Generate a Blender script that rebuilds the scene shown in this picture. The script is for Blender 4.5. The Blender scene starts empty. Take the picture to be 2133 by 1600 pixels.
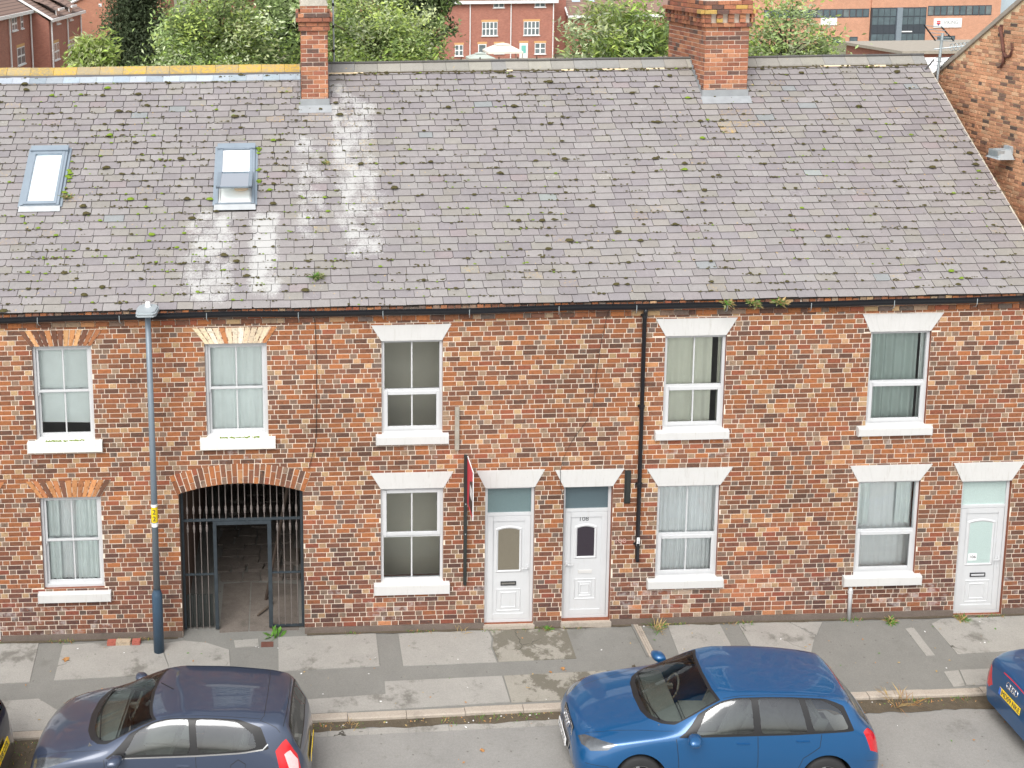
import bpy, bmesh, math, random
import numpy as np
from mathutils import Vector, Matrix, noise
from mathutils.geometry import delaunay_2d_cdt
RN = random.Random(11)
sc = bpy.context.scene
pi = math.pi

# ------------------------------------------------------------------ camera
def cam_axes(p, y, r):
    fw = Vector((math.sin(y)*math.cos(p), math.cos(y)*math.cos(p), -math.sin(p)))
    ri = Vector((math.cos(y), -math.sin(y), 0)); dn = fw.cross(ri)
    c, s = math.cos(r), math.sin(r)
    return c*ri + s*dn, -s*ri + c*dn, fw
ri, dn, fw = cam_axes(math.radians(8.8154), math.radians(1.5759), math.radians(.6574))
cd = bpy.data.cameras.new('camera'); cam = bpy.data.objects.new('camera', cd)
sc.collection.objects.link(cam); sc.camera = cam
cam.matrix_world = Matrix(((ri.x, -dn.x, -fw.x, -3.6028), (ri.y, -dn.y, -fw.y, -18.4427), (ri.z, -dn.z, -fw.z, 11.6398), (0, 0, 0, 1)))
cd.sensor_width = 36; cd.lens = 2400/2133*36
cd.shift_x = (1066.5-684.69)/2133; cd.shift_y = -(800-275.04)/2133
cd.clip_start = .5; cd.clip_end = 1500

# ------------------------------------------------------------------ sky, sun, exposure
SUN_EL, SUN_AZ = math.radians(50), math.radians(205)     # azimuth from +y towards +x
w = bpy.data.worlds.new('World'); sc.world = w; w.use_nodes = True
nt = w.node_tree; bg = nt.nodes['Background']
sky = nt.nodes.new('ShaderNodeTexSky'); sky.sky_type = 'NISHITA'; sky.sun_disc = False
sky.sun_elevation = SUN_EL; sky.sun_rotation = SUN_AZ; sky.air_density = 1.3; sky.dust_density = 3.5; sky.ozone_density = 1
hs = nt.nodes.new('ShaderNodeHueSaturation'); hs.inputs['Saturation'].default_value = .22
nt.links.new(sky.outputs[0], hs.inputs['Color']); nt.links.new(hs.outputs[0], bg.inputs[0])
bg.inputs[1].default_value = .15
sl = bpy.data.lights.new('sun', 'SUN'); sl.energy = 1.1; sl.angle = math.radians(40); sl.color = (1, .965, .91)
so = bpy.data.objects.new('sun', sl); sc.collection.objects.link(so)
sd = Vector((math.sin(SUN_AZ)*math.cos(SUN_EL), math.cos(SUN_AZ)*math.cos(SUN_EL), math.sin(SUN_EL)))
so.rotation_euler = sd.to_track_quat('Z', 'Y').to_euler(); so.location = (0, -20, 30)
sc.view_settings.view_transform = 'Standard'; sc.view_settings.look = 'None'
sc.view_settings.exposure = .72; sc.view_settings.gamma = 1

# ------------------------------------------------------------------ helpers
def lin(r, g, b):
    f = lambda c: (c/255/12.92) if c/255 <= .04045 else ((c/255+.055)/1.055)**2.4
    return (f(r), f(g), f(b))
def link(o, parent=None):
    sc.collection.objects.link(o)
    if parent is not None: o.parent = parent
    return o
def tag(o, label=None, cat=None, group=None, kind=None):
    if label: o['label'] = label
    if cat: o['category'] = cat
    if group: o['group'] = group
    if kind: o['kind'] = kind
    return o
def empty(name, loc=(0, 0, 0), rz=0, parent=None):
    o = bpy.data.objects.new(name, None); o.empty_display_size = .2
    o.location = loc; o.rotation_euler = (0, 0, rz)
    return link(o, parent)
class MB:
    """collects faces; build() links them as one mesh object"""
    def __init__(s): s.v = []; s.f = []; s.m = []; s.c = []; s.anyc = False
    def face(s, pts, m=0, c=None):
        n = len(s.v); s.v.extend(tuple(p) for p in pts); s.f.append(tuple(range(n, n+len(pts)))); s.m.append(m)
        if c is not None: s.anyc = True
        s.c.append(c if c is not None else (1, 1, 1, 1)); return s
    def idx(s, verts, faces, m=0, c=None):
        n = len(s.v); s.v.extend(tuple(p) for p in verts)
        for f in faces: s.f.append(tuple(i+n for i in f)); s.m.append(m); s.c.append(c if c is not None else (1, 1, 1, 1))
        if c is not None: s.anyc = True
        return s
    def box(s, x0, x1, y0, y1, z0, z1, m=0, c=None):
        v = [(x, y, z) for x in (x0, x1) for y in (y0, y1) for z in (z0, z1)]
        return s.idx(v, [(0, 1, 3, 2), (4, 6, 7, 5), (0, 4, 5, 1), (2, 3, 7, 6), (0, 2, 6, 4), (1, 5, 7, 3)], m, c)
    def prism(s, poly, d0, d1, axis='y', m=0, c=None):
        """polygon (a,b) extruded along axis; axis y: (x,z); axis z: (x,y); axis x: (y,z)"""
        P = {'y': lambda a, b, d: (a, d, b), 'z': lambda a, b, d: (a, b, d), 'x': lambda a, b, d: (d, a, b)}[axis]
        n = len(poly); v = [P(a, b, d0) for a, b in poly]+[P(a, b, d1) for a, b in poly]
        return s.idx(v, [tuple(range(n)), tuple(range(2*n-1, n-1, -1))]+[(i, (i+1) % n, n+(i+1) % n, n+i) for i in range(n)], m, c)
    def tube(s, pts, rad, n=8, m=0, c=None, cap=True):
        pts = [Vector(p) for p in pts]; rr = rad if isinstance(rad, (list, tuple)) else [rad]*len(pts); vs = []
        for i, p in enumerate(pts):
            d = (pts[min(i+1, len(pts)-1)]-pts[max(i-1, 0)]).normalized()
            a = d.cross(Vector((0, 0, 1)) if abs(d.z) < .9 else Vector((1, 0, 0))).normalized(); b = d.cross(a)
            vs += [p+rr[i]*(math.cos(2*pi*k/n)*a+math.sin(2*pi*k/n)*b) for k in range(n)]
        fs = [(i*n+k, i*n+(k+1) % n, (i+1)*n+(k+1) % n, (i+1)*n+k) for i in range(len(pts)-1) for k in range(n)]
        if cap: fs += [tuple(range(n-1, -1, -1)), tuple(range((len(pts)-1)*n, len(pts)*n))]
        return s.idx(vs, fs, m, c)
    def lathe(s, prof, ctr=(0, 0, 0), n=20, m=0, axis='z', c=None):
        """profile of (radius, height)"""
        v = []
        for r, h in prof:
            for k in range(n):
                a = 2*pi*k/n; q = (r*math.cos(a), r*math.sin(a), h)
                if axis == 'y': q = (q[0], q[2], q[1])
                if axis == 'x': q = (q[2], q[0], q[1])
                v.append((ctr[0]+q[0], ctr[1]+q[1], ctr[2]+q[2]))
        f = [(i*n+k, i*n+(k+1) % n, (i+1)*n+(k+1) % n, (i+1)*n+k) for i in range(len(prof)-1) for k in range(n)]
        return s.idx(v, f, m, c)
    def mesh(s, name, mats, smooth=False):
        me = bpy.data.meshes.new(name); me.from_pydata(s.v, [], s.f)
        for m in (mats if isinstance(mats, (list, tuple)) else [mats]): me.materials.append(m)
        if len(me.materials) > 1: me.polygons.foreach_set('material_index', s.m)
        if smooth: me.polygons.foreach_set('use_smooth', [True]*len(s.f))
        if s.anyc:
            at = me.color_attributes.new('bc', 'FLOAT_COLOR', 'CORNER'); arr = []
            for f, c in zip(s.f, s.c): arr += list(c)*len(f)
            at.data.foreach_set('color', arr)
        me.update(); return me
    def build(s, name, mats, parent=None, smooth=False, bevel=0, recalc=True):
        me = s.mesh(name, mats, smooth)
        if recalc or bevel:
            bm = bmesh.new(); bm.from_mesh(me)
            if bevel:
                bmesh.ops.remove_doubles(bm, verts=bm.verts, dist=1e-5)
                bmesh.ops.bevel(bm, geom=list(bm.edges), offset=bevel, segments=2, affect='EDGES', clamp_overlap=True)
            bmesh.ops.recalc_face_normals(bm, faces=bm.faces); bm.to_mesh(me); bm.free()
        return link(bpy.data.objects.new(name, me), parent)
def copy_tree(o, parent=None):
    c = o.copy(); sc.collection.objects.link(c); c.parent = parent
    for ch in list(o.children): copy_tree(ch, c)
    return c
def text(body, size, mat, name, parent, loc, rot, ext=.0015, sx=1.0, align='CENTER'):
    cu = bpy.data.curves.new('t', 'FONT'); cu.body = body; cu.size = size; cu.extrude = ext; cu.align_x = align; cu.align_y = 'CENTER'
    t = bpy.data.objects.new('t', cu); sc.collection.objects.link(t)
    bpy.context.view_layer.update()
    me = bpy.data.meshes.new_from_object(t.evaluated_get(bpy.context.evaluated_depsgraph_get())); bpy.data.objects.remove(t)
    me.materials.clear(); me.materials.append(mat)
    o = link(bpy.data.objects.new(name, me), parent); o.location = loc; o.rotation_euler = rot; o.scale = (sx, 1, 1); return o

# ------------------------------------------------------------------ materials
MATS = {}
class N:
    """tiny node-graph wrapper"""
    def __init__(s, name):
        s.m = bpy.data.materials.new(name); s.m.use_nodes = True; s.t = s.m.node_tree; s.b = s.t.nodes['Principled BSDF']; MATS[name] = s.m
        s.out = s.t.nodes['Material Output']
    def n(s, typ, **kw):
        nd = s.t.nodes.new('ShaderNode'+typ)
        for k, v in kw.items():
            if k[0] == 'i' and k[1:].isdigit(): s.set(nd.inputs[int(k[1:])], v)
            elif k in nd.inputs and not hasattr(nd, k): s.set(nd.inputs[k], v)
            else: setattr(nd, k, v)
        return nd
    def set(s, sock, v):
        if hasattr(v, 'is_output'): s.t.links.new(v, sock)
        elif isinstance(v, (tuple, list)) and len(v) == 3 and sock.type == 'RGBA': sock.default_value = (*v, 1)
        else: sock.default_value = v
    def pos(s): return s.n('NewGeometry').outputs['Position']
    def obj(s): return s.n('TexCoord').outputs['Object']
    def noise(s, vec, scale, detail=3, rough=.55):
        nd = s.n('TexNoise', Scale=scale, Detail=detail, Roughness=rough); s.set(nd.inputs['Vector'], vec); return nd.outputs['Fac']
    def math(s, op, a, b=0., c=0., clamp=False):
        nd = s.n('Math', operation=op, use_clamp=clamp); s.set(nd.inputs[0], a); s.set(nd.inputs[1], b); s.set(nd.inputs[2], c); return nd.outputs[0]
    def mix(s, fac, a, b, mode='MIX'):
        nd = s.n('Mix', data_type='RGBA', blend_type=mode); s.set(nd.inputs[0], fac); s.set(nd.inputs[6], a); s.set(nd.inputs[7], b); return nd.outputs[2]
    def ss(s, x, lo, hi):
        nd = s.n('MapRange', interpolation_type='SMOOTHSTEP', i0=x, i1=lo, i2=hi); return nd.outputs[0]
    def val(s, x, lo, hi):
        nd = s.n('MapRange', i0=x, i1=0., i2=1., i3=lo, i4=hi); return nd.outputs[0]
    def scale(s, col, f):
        nd = s.n('VectorMath', operation='SCALE'); s.set(nd.inputs[0], col); s.set(nd.inputs['Scale'], f); return nd.outputs[0]
    def bump(s, h, strength=.3, dist=.01):
        nd = s.n('Bump', Strength=strength, Distance=dist); s.set(nd.inputs['Height'], h); s.t.links.new(nd.outputs[0], s.b.inputs['Normal'])
    def fin(s, col=None, rough=.8, metal=0., spec=None, coat=None):
        if col is not None: s.set(s.b.inputs['Base Color'], col)
        s.set(s.b.inputs['Roughness'], rough); s.set(s.b.inputs['Metallic'], metal)
        if spec is not None: s.b.inputs['Specular IOR Level'].default_value = spec
        if coat: s.b.inputs['Coat Weight'].default_value = coat; s.b.inputs['Coat Roughness'].default_value = .03
        return s.m
def simple(name, col, rough=.7, var=.18, sc_=9., metal=0., bump=0., obj=False, spec=None, coat=None, fine=90.):
    g = N(name); p = g.obj() if obj else g.pos(); n1 = g.noise(p, sc_); n2 = g.noise(p, fine, 2)
    f = g.math('ADD', g.math('MULTIPLY', n1, var*2), g.math('MULTIPLY', n2, var))
    c = g.scale(col, g.math('ADD', f, 1-var*1.5))
    if bump: g.bump(n2, bump, .004)
    return g.fin(c, rough, metal, spec, coat)

def attr_color(g):
    a = g.n('Attribute', attribute_name='bc'); oi = g.n('ObjectInfo')
    return g.mix(1., a.outputs['Color'], oi.outputs['Color'], 'MULTIPLY'), g.math('MULTIPLY', a.outputs['Alpha'], oi.outputs['Alpha'])
def make_brick(name, mott=1.):
    g = N(name); p = g.pos(); c, al = attr_color(g)
    n1 = g.noise(p, 22., 4, .65); n2 = g.noise(p, 70., 3, .65); n3 = g.noise(p, 1.1, 3)
    # burnt, darker areas inside single bricks
    c = g.mix(g.math('MULTIPLY', g.ss(n1, .5, .68), .62*mott), c, g.scale(c, .38))
    c = g.mix(g.math('MULTIPLY', g.ss(g.noise(p, 24., 2), .56, .72), .25*mott), c, lin(186, 116, 72))
    c = g.scale(c, g.val(n2, .62, 1.38)); c = g.scale(c, g.val(n3, .78, 1.22)); c = g.mix(.07, c, (.3, .235, .19))
    # white salts where the alpha asks for them
    ef = g.ss(g.math('ADD', g.noise(p, 7., 5, .7), g.math('SUBTRACT', al, 1.)), .0, .22)
    c = g.mix(g.math('MULTIPLY', ef, .6), c, (.48, .43, .41))
    g.bump(n2, .45, .006); return g.fin(c, .88, spec=.25)
make_brick('brick'); make_brick('brick_far', .6)

def make_slate():
    g = N('slate'); p = g.pos(); c, al = attr_color(g)
    n1 = g.noise(p, 9., 4, .6); n2 = g.noise(p, 60., 3, .6); n3 = g.noise(p, .8, 3)
    c = g.scale(c, g.val(n1, .86, 1.14)); c = g.scale(c, g.val(n2, .78, 1.22)); c = g.scale(c, g.val(n3, .84, 1.16))
    # general specks of pale and ochre lichen
    sp = g.ss(g.noise(p, 26., 3, .7), .66, .72); c = g.mix(g.math('MULTIPLY', sp, .45), c, (.42, .42, .38))
    so_ = g.math('MULTIPLY', g.ss(g.noise(p, 15., 3), .71, .74), .65); c = g.mix(so_, c, (.55, .36, .09))
    dk = g.ss(g.noise(p, 33., 3, .6), .65, .73); c = g.mix(g.math('MULTIPLY', dk, .5), c, (.05, .047, .03))
    xyz = g.n('SeparateXYZ', i0=p); X_, Z_ = xyz.outputs[0], xyz.outputs[2]; bands = None
    for cx, hw, z0, z1, k in ((-5.15, 1.0, 5.8, 7.25, .57), (-4.2, .62, 5.85, 7.25, .61), (-2.5, 1.1, 6.3, 8.95, .54), (-3.4, .8, 6.6, 8.4, .5), (-2.75, .5, 7.6, 9.2, .56)):
        q = g.math('MULTIPLY', g.ss(g.math('ABSOLUTE', g.math('SUBTRACT', X_, cx)), hw, hw*.15), g.math('MULTIPLY', g.ss(Z_, z0-.15, z0+.25), g.ss(Z_, z1+.2, z1-.25)))
        q = g.math('MULTIPLY', q, k); bands = q if bands is None else g.math('MAXIMUM', bands, q)
    wm = g.ss(g.math('ADD', g.math('ADD', g.math('MULTIPLY', g.noise(p, 30., 8, .95), 1.1), g.math('MULTIPLY', g.noise(p, 3.2, 3), .5)), g.math('SUBTRACT', bands, 1.3)), -.03, .1)
    c = g.mix(g.math('MULTIPLY', wm, .85), c, (.46, .46, .45))
    ye = g.math('GREATER_THAN', al, 1.5); am = g.math('SUBTRACT', al, g.math('MULTIPLY', ye, 2.))
    mk = g.math('MULTIPLY', g.ss(g.math('ADD', g.noise(p, 19., 8, .85), g.math('SUBTRACT', am, 1.)), -.05, .2), .9)
    c = g.mix(mk, c, g.mix(ye, (.58, .58, .56), (.6, .37, .03)))
    g.bump(g.math('ADD', n2, g.math('MULTIPLY', mk, .5)), .4, .005); return g.fin(c, .72, spec=.35)
make_slate()

def make_ground(name, a, b, grain=110., blot=2.2, crack=False, dark=(.09, .085, .07), damt=.55, rough=.92, dlo=.56, dhi=.7):
    g = N(name); p = g.pos(); n1 = g.noise(p, blot, 5, .62); n2 = g.noise(p, grain, 3, .7); n3 = g.noise(p, grain*.35, 2)
    c = g.mix(n1, a, b); c = g.scale(c, g.val(n2, .62, 1.38)); c = g.scale(c, g.val(n3, .85, 1.15))
    c = g.mix(g.math('MULTIPLY', g.ss(g.noise(p, 1.35, 7, .7), dlo, dhi), damt), c, dark)
    c = g.mix(g.math('MULTIPLY', g.ss(g.noise(p, 6., 6, .75), .62, .7), damt*.6), c, dark)
    if crack:
        v = g.n('TexVoronoi', feature='DISTANCE_TO_EDGE', Scale=.75)
        wv = g.n('VectorMath', operation='ADD'); g.set(wv.inputs[0], p)
        nc = g.n('TexNoise', Scale=2.2, Detail=5); g.set(nc.inputs['Vector'], p)
        g.set(wv.inputs[1], g.scale(nc.outputs['Color'], .45)); g.set(v.inputs['Vector'], wv.outputs[0])
        ck = g.math('MULTIPLY', g.ss(v.outputs[0], .006, .002), g.ss(g.noise(p, .9), .53, .66)); c = g.mix(ck, c, (.06, .055, .045))
    gv = g.n('TexVoronoi', Scale=4.5); g.set(gv.inputs['Vector'], p); c = g.mix(g.math('MULTIPLY', g.ss(gv.outputs['Distance'], .09, .05), .55), c, dark)
    c = g.mix(g.math('MULTIPLY', g.ss(g.noise(p, 210., 2), .62, .72), .35), c, (.5, .48, .45))
    g.bump(n2, .55, .006); return g.fin(c, rough, spec=.2)
make_ground('concrete', lin(141, 139, 134), lin(167, 164, 158), crack=True, damt=.62, dlo=.54, dhi=.66)
make_ground('concrete_mossy', lin(138, 134, 125), lin(162, 158, 148), crack=True, damt=.75, dlo=.47, dhi=.53, dark=(.11, .1, .075))
make_ground('tarmac', lin(118, 117, 113), lin(134, 133, 128), grain=140., damt=.25)
make_ground('road_tarmac', lin(126, 125, 122), lin(152, 150, 146), grain=80., blot=1.1, damt=.38)
make_ground('kerb_stone', lin(158, 148, 136), lin(178, 168, 156), grain=80., damt=.4)
make_ground('soil', lin(70, 63, 53), lin(104, 94, 79), grain=55., blot=5., dark=(.03, .027, .02), damt=.7)
make_ground('land', lin(96, 104, 78), lin(132, 130, 112), grain=3., blot=.2)
make_ground('plinth', lin(98, 89, 82), lin(122, 110, 102), grain=60., damt=.5)
make_ground('passage_stone', lin(92, 85, 80), lin(130, 122, 114), grain=60., blot=5., damt=.6)
make_ground('flaunching', lin(170, 164, 150), lin(205, 200, 188), grain=40., blot=12., damt=.6)
simple('mortar', (.76, .66, .55), .95, .16, 14., bump=.4)
simple('mortar_buff', lin(226, 204, 168), .95, .25, 10., bump=.5)
simple('reveal', lin(128, 74, 52), .9, .35, 13.)
simple('felt', lin(58, 52, 48), .95)
def make_white(name, col, dirt=.35, rough=.42, lines=False):
    g = N(name); p = g.pos(); n1 = g.noise(p, 4., 4); n2 = g.noise(p, 45., 4, .7)
    c = g.scale(col, g.val(n1, .93, 1.05)); c = g.mix(g.math('MULTIPLY', g.ss(n2, .62, .76), dirt), c, (.36, .33, .27))
    mp = g.n('Mapping'); g.set(mp.inputs['Vector'], p); mp.inputs['Scale'].default_value = (1, 1, .12); c = g.mix(g.math('MULTIPLY', g.ss(g.noise(mp.outputs[0], 22., 4, .7), .54, .74), dirt*.55), c, (.4, .38, .33))
    g.bump(n2, .12, .003); return g.fin(c, rough)
make_white('white_paint', (.6, .595, .58), .7, .6); make_white('upvc', (.58, .59, .6), .3, .3); make_white('upvc_far', (.8, .8, .8), .05, .4)
make_white('sill_mossy', (.74, .73, .68), .6, .7); make_white('chalk_lintel', (.76, .7, .6), .5, .8)
simple('black_plastic', (.012, .013, .016), .35, .2, obj=True); simple('rubber', (.018, .018, .019), .75, .2, obj=True)
simple('passage_board', lin(112, 90, 78), .9, .4, 3.); simple('lead', lin(158, 162, 165), .5, .22, 6., metal=.25); simple('zinc', lin(140, 152, 163), .42, .12, 5., metal=.35)
simple('galv', lin(176, 186, 190), .4, .15, 12., metal=.5); simple('lamp_grey', lin(120, 132, 142), .45, .12, 3., metal=.2); simple('lamp_base', lin(62, 84, 104), .5, .2, 5., metal=.1)
simple('lantern', lin(168, 176, 180), .45, .12, 5., metal=.15); simple('ironwork', lin(58, 66, 72), .6, .4, 8., metal=.3); simple('rust', lin(104, 68, 58), .85, .35, 12., bump=.4); simple('bar_iron', lin(120, 112, 108), .65, .35, 14., metal=.2)
simple('wood_grey', lin(158, 150, 138), .85, .3, 6.); simple('wood_black', lin(40, 44, 42), .8, .5, 10.); simple('wood_dark', lin(72, 60, 52), .9, .35, 5.)
simple('ridge_clay', lin(140, 132, 116), .85, .25, 8.); simple('ridge_dark', lin(92, 90, 92), .8, .25, 6.)
simple('sign_red', lin(205, 62, 78), .45, .08); simple('sign_black', (.02, .02, .022), .4); simple('sign_white', (.8, .8, .8), .45, .06); simple('sticker_yellow', (.78, .58, .01), .5, .08)
simple('ink', (.05, .055, .06), .6, .1); simple('ink_pale', lin(190, 150, 140), .9, .1); simple('cable', (.02, .018, .018), .6)
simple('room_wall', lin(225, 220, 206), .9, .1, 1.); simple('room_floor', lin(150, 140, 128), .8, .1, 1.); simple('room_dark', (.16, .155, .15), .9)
simple('blind', lin(240, 242, 246), .8, .04, 2.); simple('beige', lin(226, 200, 170), .6)
simple('moss_green', (.16, .24, .02), 1., .5, 30.); simple('moss_brown', (.07, .06, .02), 1., .6, 30.); simple('weed', (.1, .24, .03), .8, .4, 12.); simple('straw', (.42, .3, .13), .9, .35, 14.); simple('dry_leaf', (.4, .2, .07), .8, .35, 25.)
simple('sedum', (.27, .29, .13), .9, .45, 40.)
simple('bark', (.11, .085, .065), .95, .35, 8., bump=.5)
def make_curtain(name, col, trans=.25):
    g = N(name); p = g.pos(); c = g.scale(col, g.val(g.noise(p, 3.), .9, 1.1)); return g.fin(c, .95, spec=.1)
make_curtain('curtain_mint', lin(246, 251, 249)); make_curtain('curtain_green', lin(205, 218, 196)); make_curtain('net', lin(251, 252, 252)); make_curtain('curtain_teal', lin(192, 204, 199)); make_curtain('curtain_cream', lin(230, 230, 216))
def make_glass(name, tint, refl=1.5, rough=.01):
    g = N(name); g.t.nodes.remove(g.b)
    tr = g.n('BsdfTransparent', Color=(*tint, 1)); gl = g.n('BsdfGlossy', Roughness=rough, Color=(.95, .97, 1, 1)); fr = g.n('Fresnel', IOR=refl)
    mx = g.n('MixShader'); g.set(mx.inputs[0], fr.outputs[0]); g.t.links.new(tr.outputs[0], mx.inputs[1]); g.t.links.new(gl.outputs[0], mx.inputs[2]); g.t.links.new(mx.outputs[0], g.out.inputs[0]); return g.m
make_glass('glass', (.95, .98, .97), 1.55); make_glass('car_glass', (.72, .8, .77), 2.0); make_glass('windscreen_glass', (.86, .95, .91), 1.5); make_glass('glass_dark', (.3, .36, .4), 1.6)
def frosted(name, col):
    g = N(name); p = g.obj(); v = g.noise(p, 160., 3, .7); c = g.scale(col, g.val(v, .55, 1.5)); g.bump(v, .6, .01); return g.fin(c, .22, spec=.6)
frosted('frost_brown', lin(118, 112, 98)); frosted('frost_dark', lin(52, 46, 54)); frosted('frost_teal', lin(104, 124, 126)); frosted('frost_slate', lin(84, 100, 106)); frosted('frost_pale', lin(178, 196, 192))
def make_paint(name, col, flake=.25):
    g = N(name); p = g.obj(); v = g.noise(p, 900., 1); c = g.scale(col, g.val(v, 1-flake, 1+flake)); return g.fin(c, .32, .35, coat=1.)
make_paint('paint_slate', (.045, .062, .105)); make_paint('paint_blue', (.004, .085, .235)); make_paint('paint_navy', (.006, .008, .03)); make_paint('paint_cobalt', (.004, .075, .21))
simple('car_trim', (.012, .012, .013), .45, .1, obj=True); simple('car_interior', (.12, .118, .112), .85, .2, obj=True); simple('car_seat', (.16, .155, .15), .95, .25, obj=True); simple('chrome', (.75, .76, .78), .16, .03, metal=1., obj=True); simple('alloy', (.55, .56, .58), .3, .05, metal=.9, obj=True)
simple('tail_red', (.55, .012, .02), .12, .12, 30., obj=True, coat=.8); simple('tail_clear', (.72, .5, .5), .12, .2, 40., obj=True, coat=.8); simple('head_glass', (.13, .14, .15), .15, .7, 10., metal=.5, obj=True, coat=1.); simple('plate_white', (.78, .78, .77), .4, .03, obj=True); simple('plate_yellow', (.85, .6, .02), .4, .03, obj=True); simple('plate_blue', (.03, .15, .6), .4, .03); simple('soft_top', lin(96, 92, 80), .95, .12, 30., obj=True)
simple('sun_visor', (.45, .44, .42), .9, .1, obj=True)

# ================================================================== setting
GZ, RZ = -.03, -.10           # pavement and road levels
KERB = [(-14, -2.75), (-8.23, -2.51), (-3.52, -2.29), (.45, -2.18), (5.4, -2.13), (7.2, -2.11), (16, -2.03)]
def kerb_y(x):
    for (a, ya), (b, yb) in zip(KERB, KERB[1:]):
        if x <= b: return ya+(yb-ya)*(x-a)/(b-a)
    return KERB[-1][1]
g = MB(); g.face([(-700, 9.45, -.06), (700, 9.45, -.06), (700, 900, -.06), (-700, 900, -.06)])
tag(g.build('ground', MATS['land']), kind='structure')
g = MB(); xs = [-60]+[p[0] for p in KERB]+[60]
for a, b in zip(xs, xs[1:]): g.face([(a, -60, RZ), (b, -60, RZ), (b, kerb_y(b)+.05, RZ), (a, kerb_y(a)+.05, RZ)])
road = tag(g.build('road', MATS['road_tarmac']), kind='structure')
g = MB()
for a, b in zip(xs, xs[1:]): g.face([(a, kerb_y(a)+.1, GZ), (b, kerb_y(b)+.1, GZ), (b, .02, GZ), (a, .02, GZ)])
g.face([(9.2, .02, GZ), (60, .02, GZ), (60, 9.5, GZ), (9.2, 9.5, GZ)])
pave = tag(g.build('pavement', MATS['tarmac']), kind='structure')
SLABS = {  # outlines on the ground in metres
 'a0': [(-9.9, -.02), (-8.19, -.02), (-8.1, -1.15), (-9.9, -1.22)], 'a1': [(-7.76, -.15), (-6.9, -.1), (-6.1, -.2), (-5.85, -.93), (-6.0, -1.04), (-7.71, -1.12)],
 'a1b': [(-6.06, -.19), (-5.7, -.12), (-5.3, -.2), (-4.9, -.42), (-4.85, -.97), (-5.82, -1.02)], 'a1c': [(-4.83, -.15), (-4.42, -.12), (-4.4, -.33), (-4.8, -.36)],
 'a2': [(-4.07, -.09), (-2.38, -.06), (-2.38, -.98), (-4.05, -1.05)], 'a3': [(-1.99, -.09), (-.43, -.03), (-.4, -.3), (-.46, -.55), (-.43, -.97), (-1.99, -1.)],
 'm4': [(-.4, -.04), (.94, -.07), (.91, -.93), (-.4, -.96), (-.43, -.55), (-.37, -.3)], 'a5': [(2.73, -.02), (3.64, -.02), (3.61, -.62), (3.55, -1.09), (2.62, -1.11)],
 'a6': [(3.97, -.04), (4.84, -.05), (5.14, -.48), (4.86, -.95), (3.91, -1.1)], 'a6b': [(4.87, -.05), (5.44, -.09), (5.17, -.47)],
 'a7': [(6.78, -.35), (6.94, -.31), (6.87, -1.12), (6.72, -1.13)], 'a8': [(7.31, -.23), (7.54, -.1), (9.2, -.06), (9.2, -1.02), (7.26, -1.11)],
 'c0': [(-9.9, -1.7), (-7.86, -1.58), (-7.5, -1.88), (-7.42, -2.33), (-9.9, -2.43)], 'c1': [(-4.6, -1.86), (-2.34, -1.72), (-2.33, -1.4), (-.41, -1.34), (-.4, -2.), (-3.59, -2.15), (-4.6, -2.2)],
 'm2': [(-.38, -1.34), (1.61, -1.27), (1.5, -1.95), (-.38, -2.02)], 'c3': [(6.77, -1.56), (7.03, -1.53), (6.91, -1.93), (6.71, -1.95)], 'c4': [(7.05, -1.53), (9.2, -1.48), (9.2, -1.9), (6.93, -1.93)]}
for k, poly in SLABS.items():
    g = MB(); g.prism(poly, GZ-.02, GZ+.008+RN.random()*.004, 'z'); g.build('paving_slab', MATS['concrete_mossy' if k[0] == 'm' else 'concrete'], pave)
for j in range(5):   # timber-like channel stones of a drain crossing the pavement
    g = MB(); g.box(2.09+.042*j, 2.125+.042*j, -.95, -.02, GZ-.02, GZ+.012+RN.random()*.01); g.build('drain_strip', MATS['kerb_stone' if j % 4 else 'tarmac'], pave)
for x0, x1, y0, y1 in ((-4.36, -4.15, -.36, -.22),):
    g = MB(); g.box(x0, x1, y0, y1, GZ-.01, GZ+.012)
    for i in range(4): g.box(x0+.02+.045*i, x0+.045+.045*i, y0+.02, y1-.02, GZ+.0121, GZ+.015)
    g.build('drain_cover', MATS['rust'], pave)
g = MB(); g.box(-11, -3.3, .0, 9.4, GZ-.03, GZ-.004); g.build('passage_floor', MATS['tarmac'], pave)
kerb = tag(empty('kerb', (0, -2.2, GZ)), kind='structure'); kerb.location = (0, 0, 0)
x = -11.2; i = 0
while x < 11:
    L = .915; x2 = x+L-.008; y0, y1 = kerb_y(x), kerb_y(x2); dz = RN.uniform(-.006, .006); dy = RN.uniform(-.008, .008)
    pr = [(0, RZ-.05), (0, GZ-.012), (.018, GZ+.004), (.13, GZ+.008), (.13, RZ-.05)]
    n = len(pr); vs = [(x, y0+dy+a, b+dz) for a, b in pr]+[(x2, y1+dy+a, b+dz) for a, b in pr]
    g = MB(); g.idx(vs, [tuple(range(n)), tuple(range(2*n-1, n-1, -1))]+[(k, (k+1) % n, n+(k+1) % n, n+k) for k in range(n)])
    g.build('kerb_stone', MATS['kerb_stone'], kerb); x += L
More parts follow.
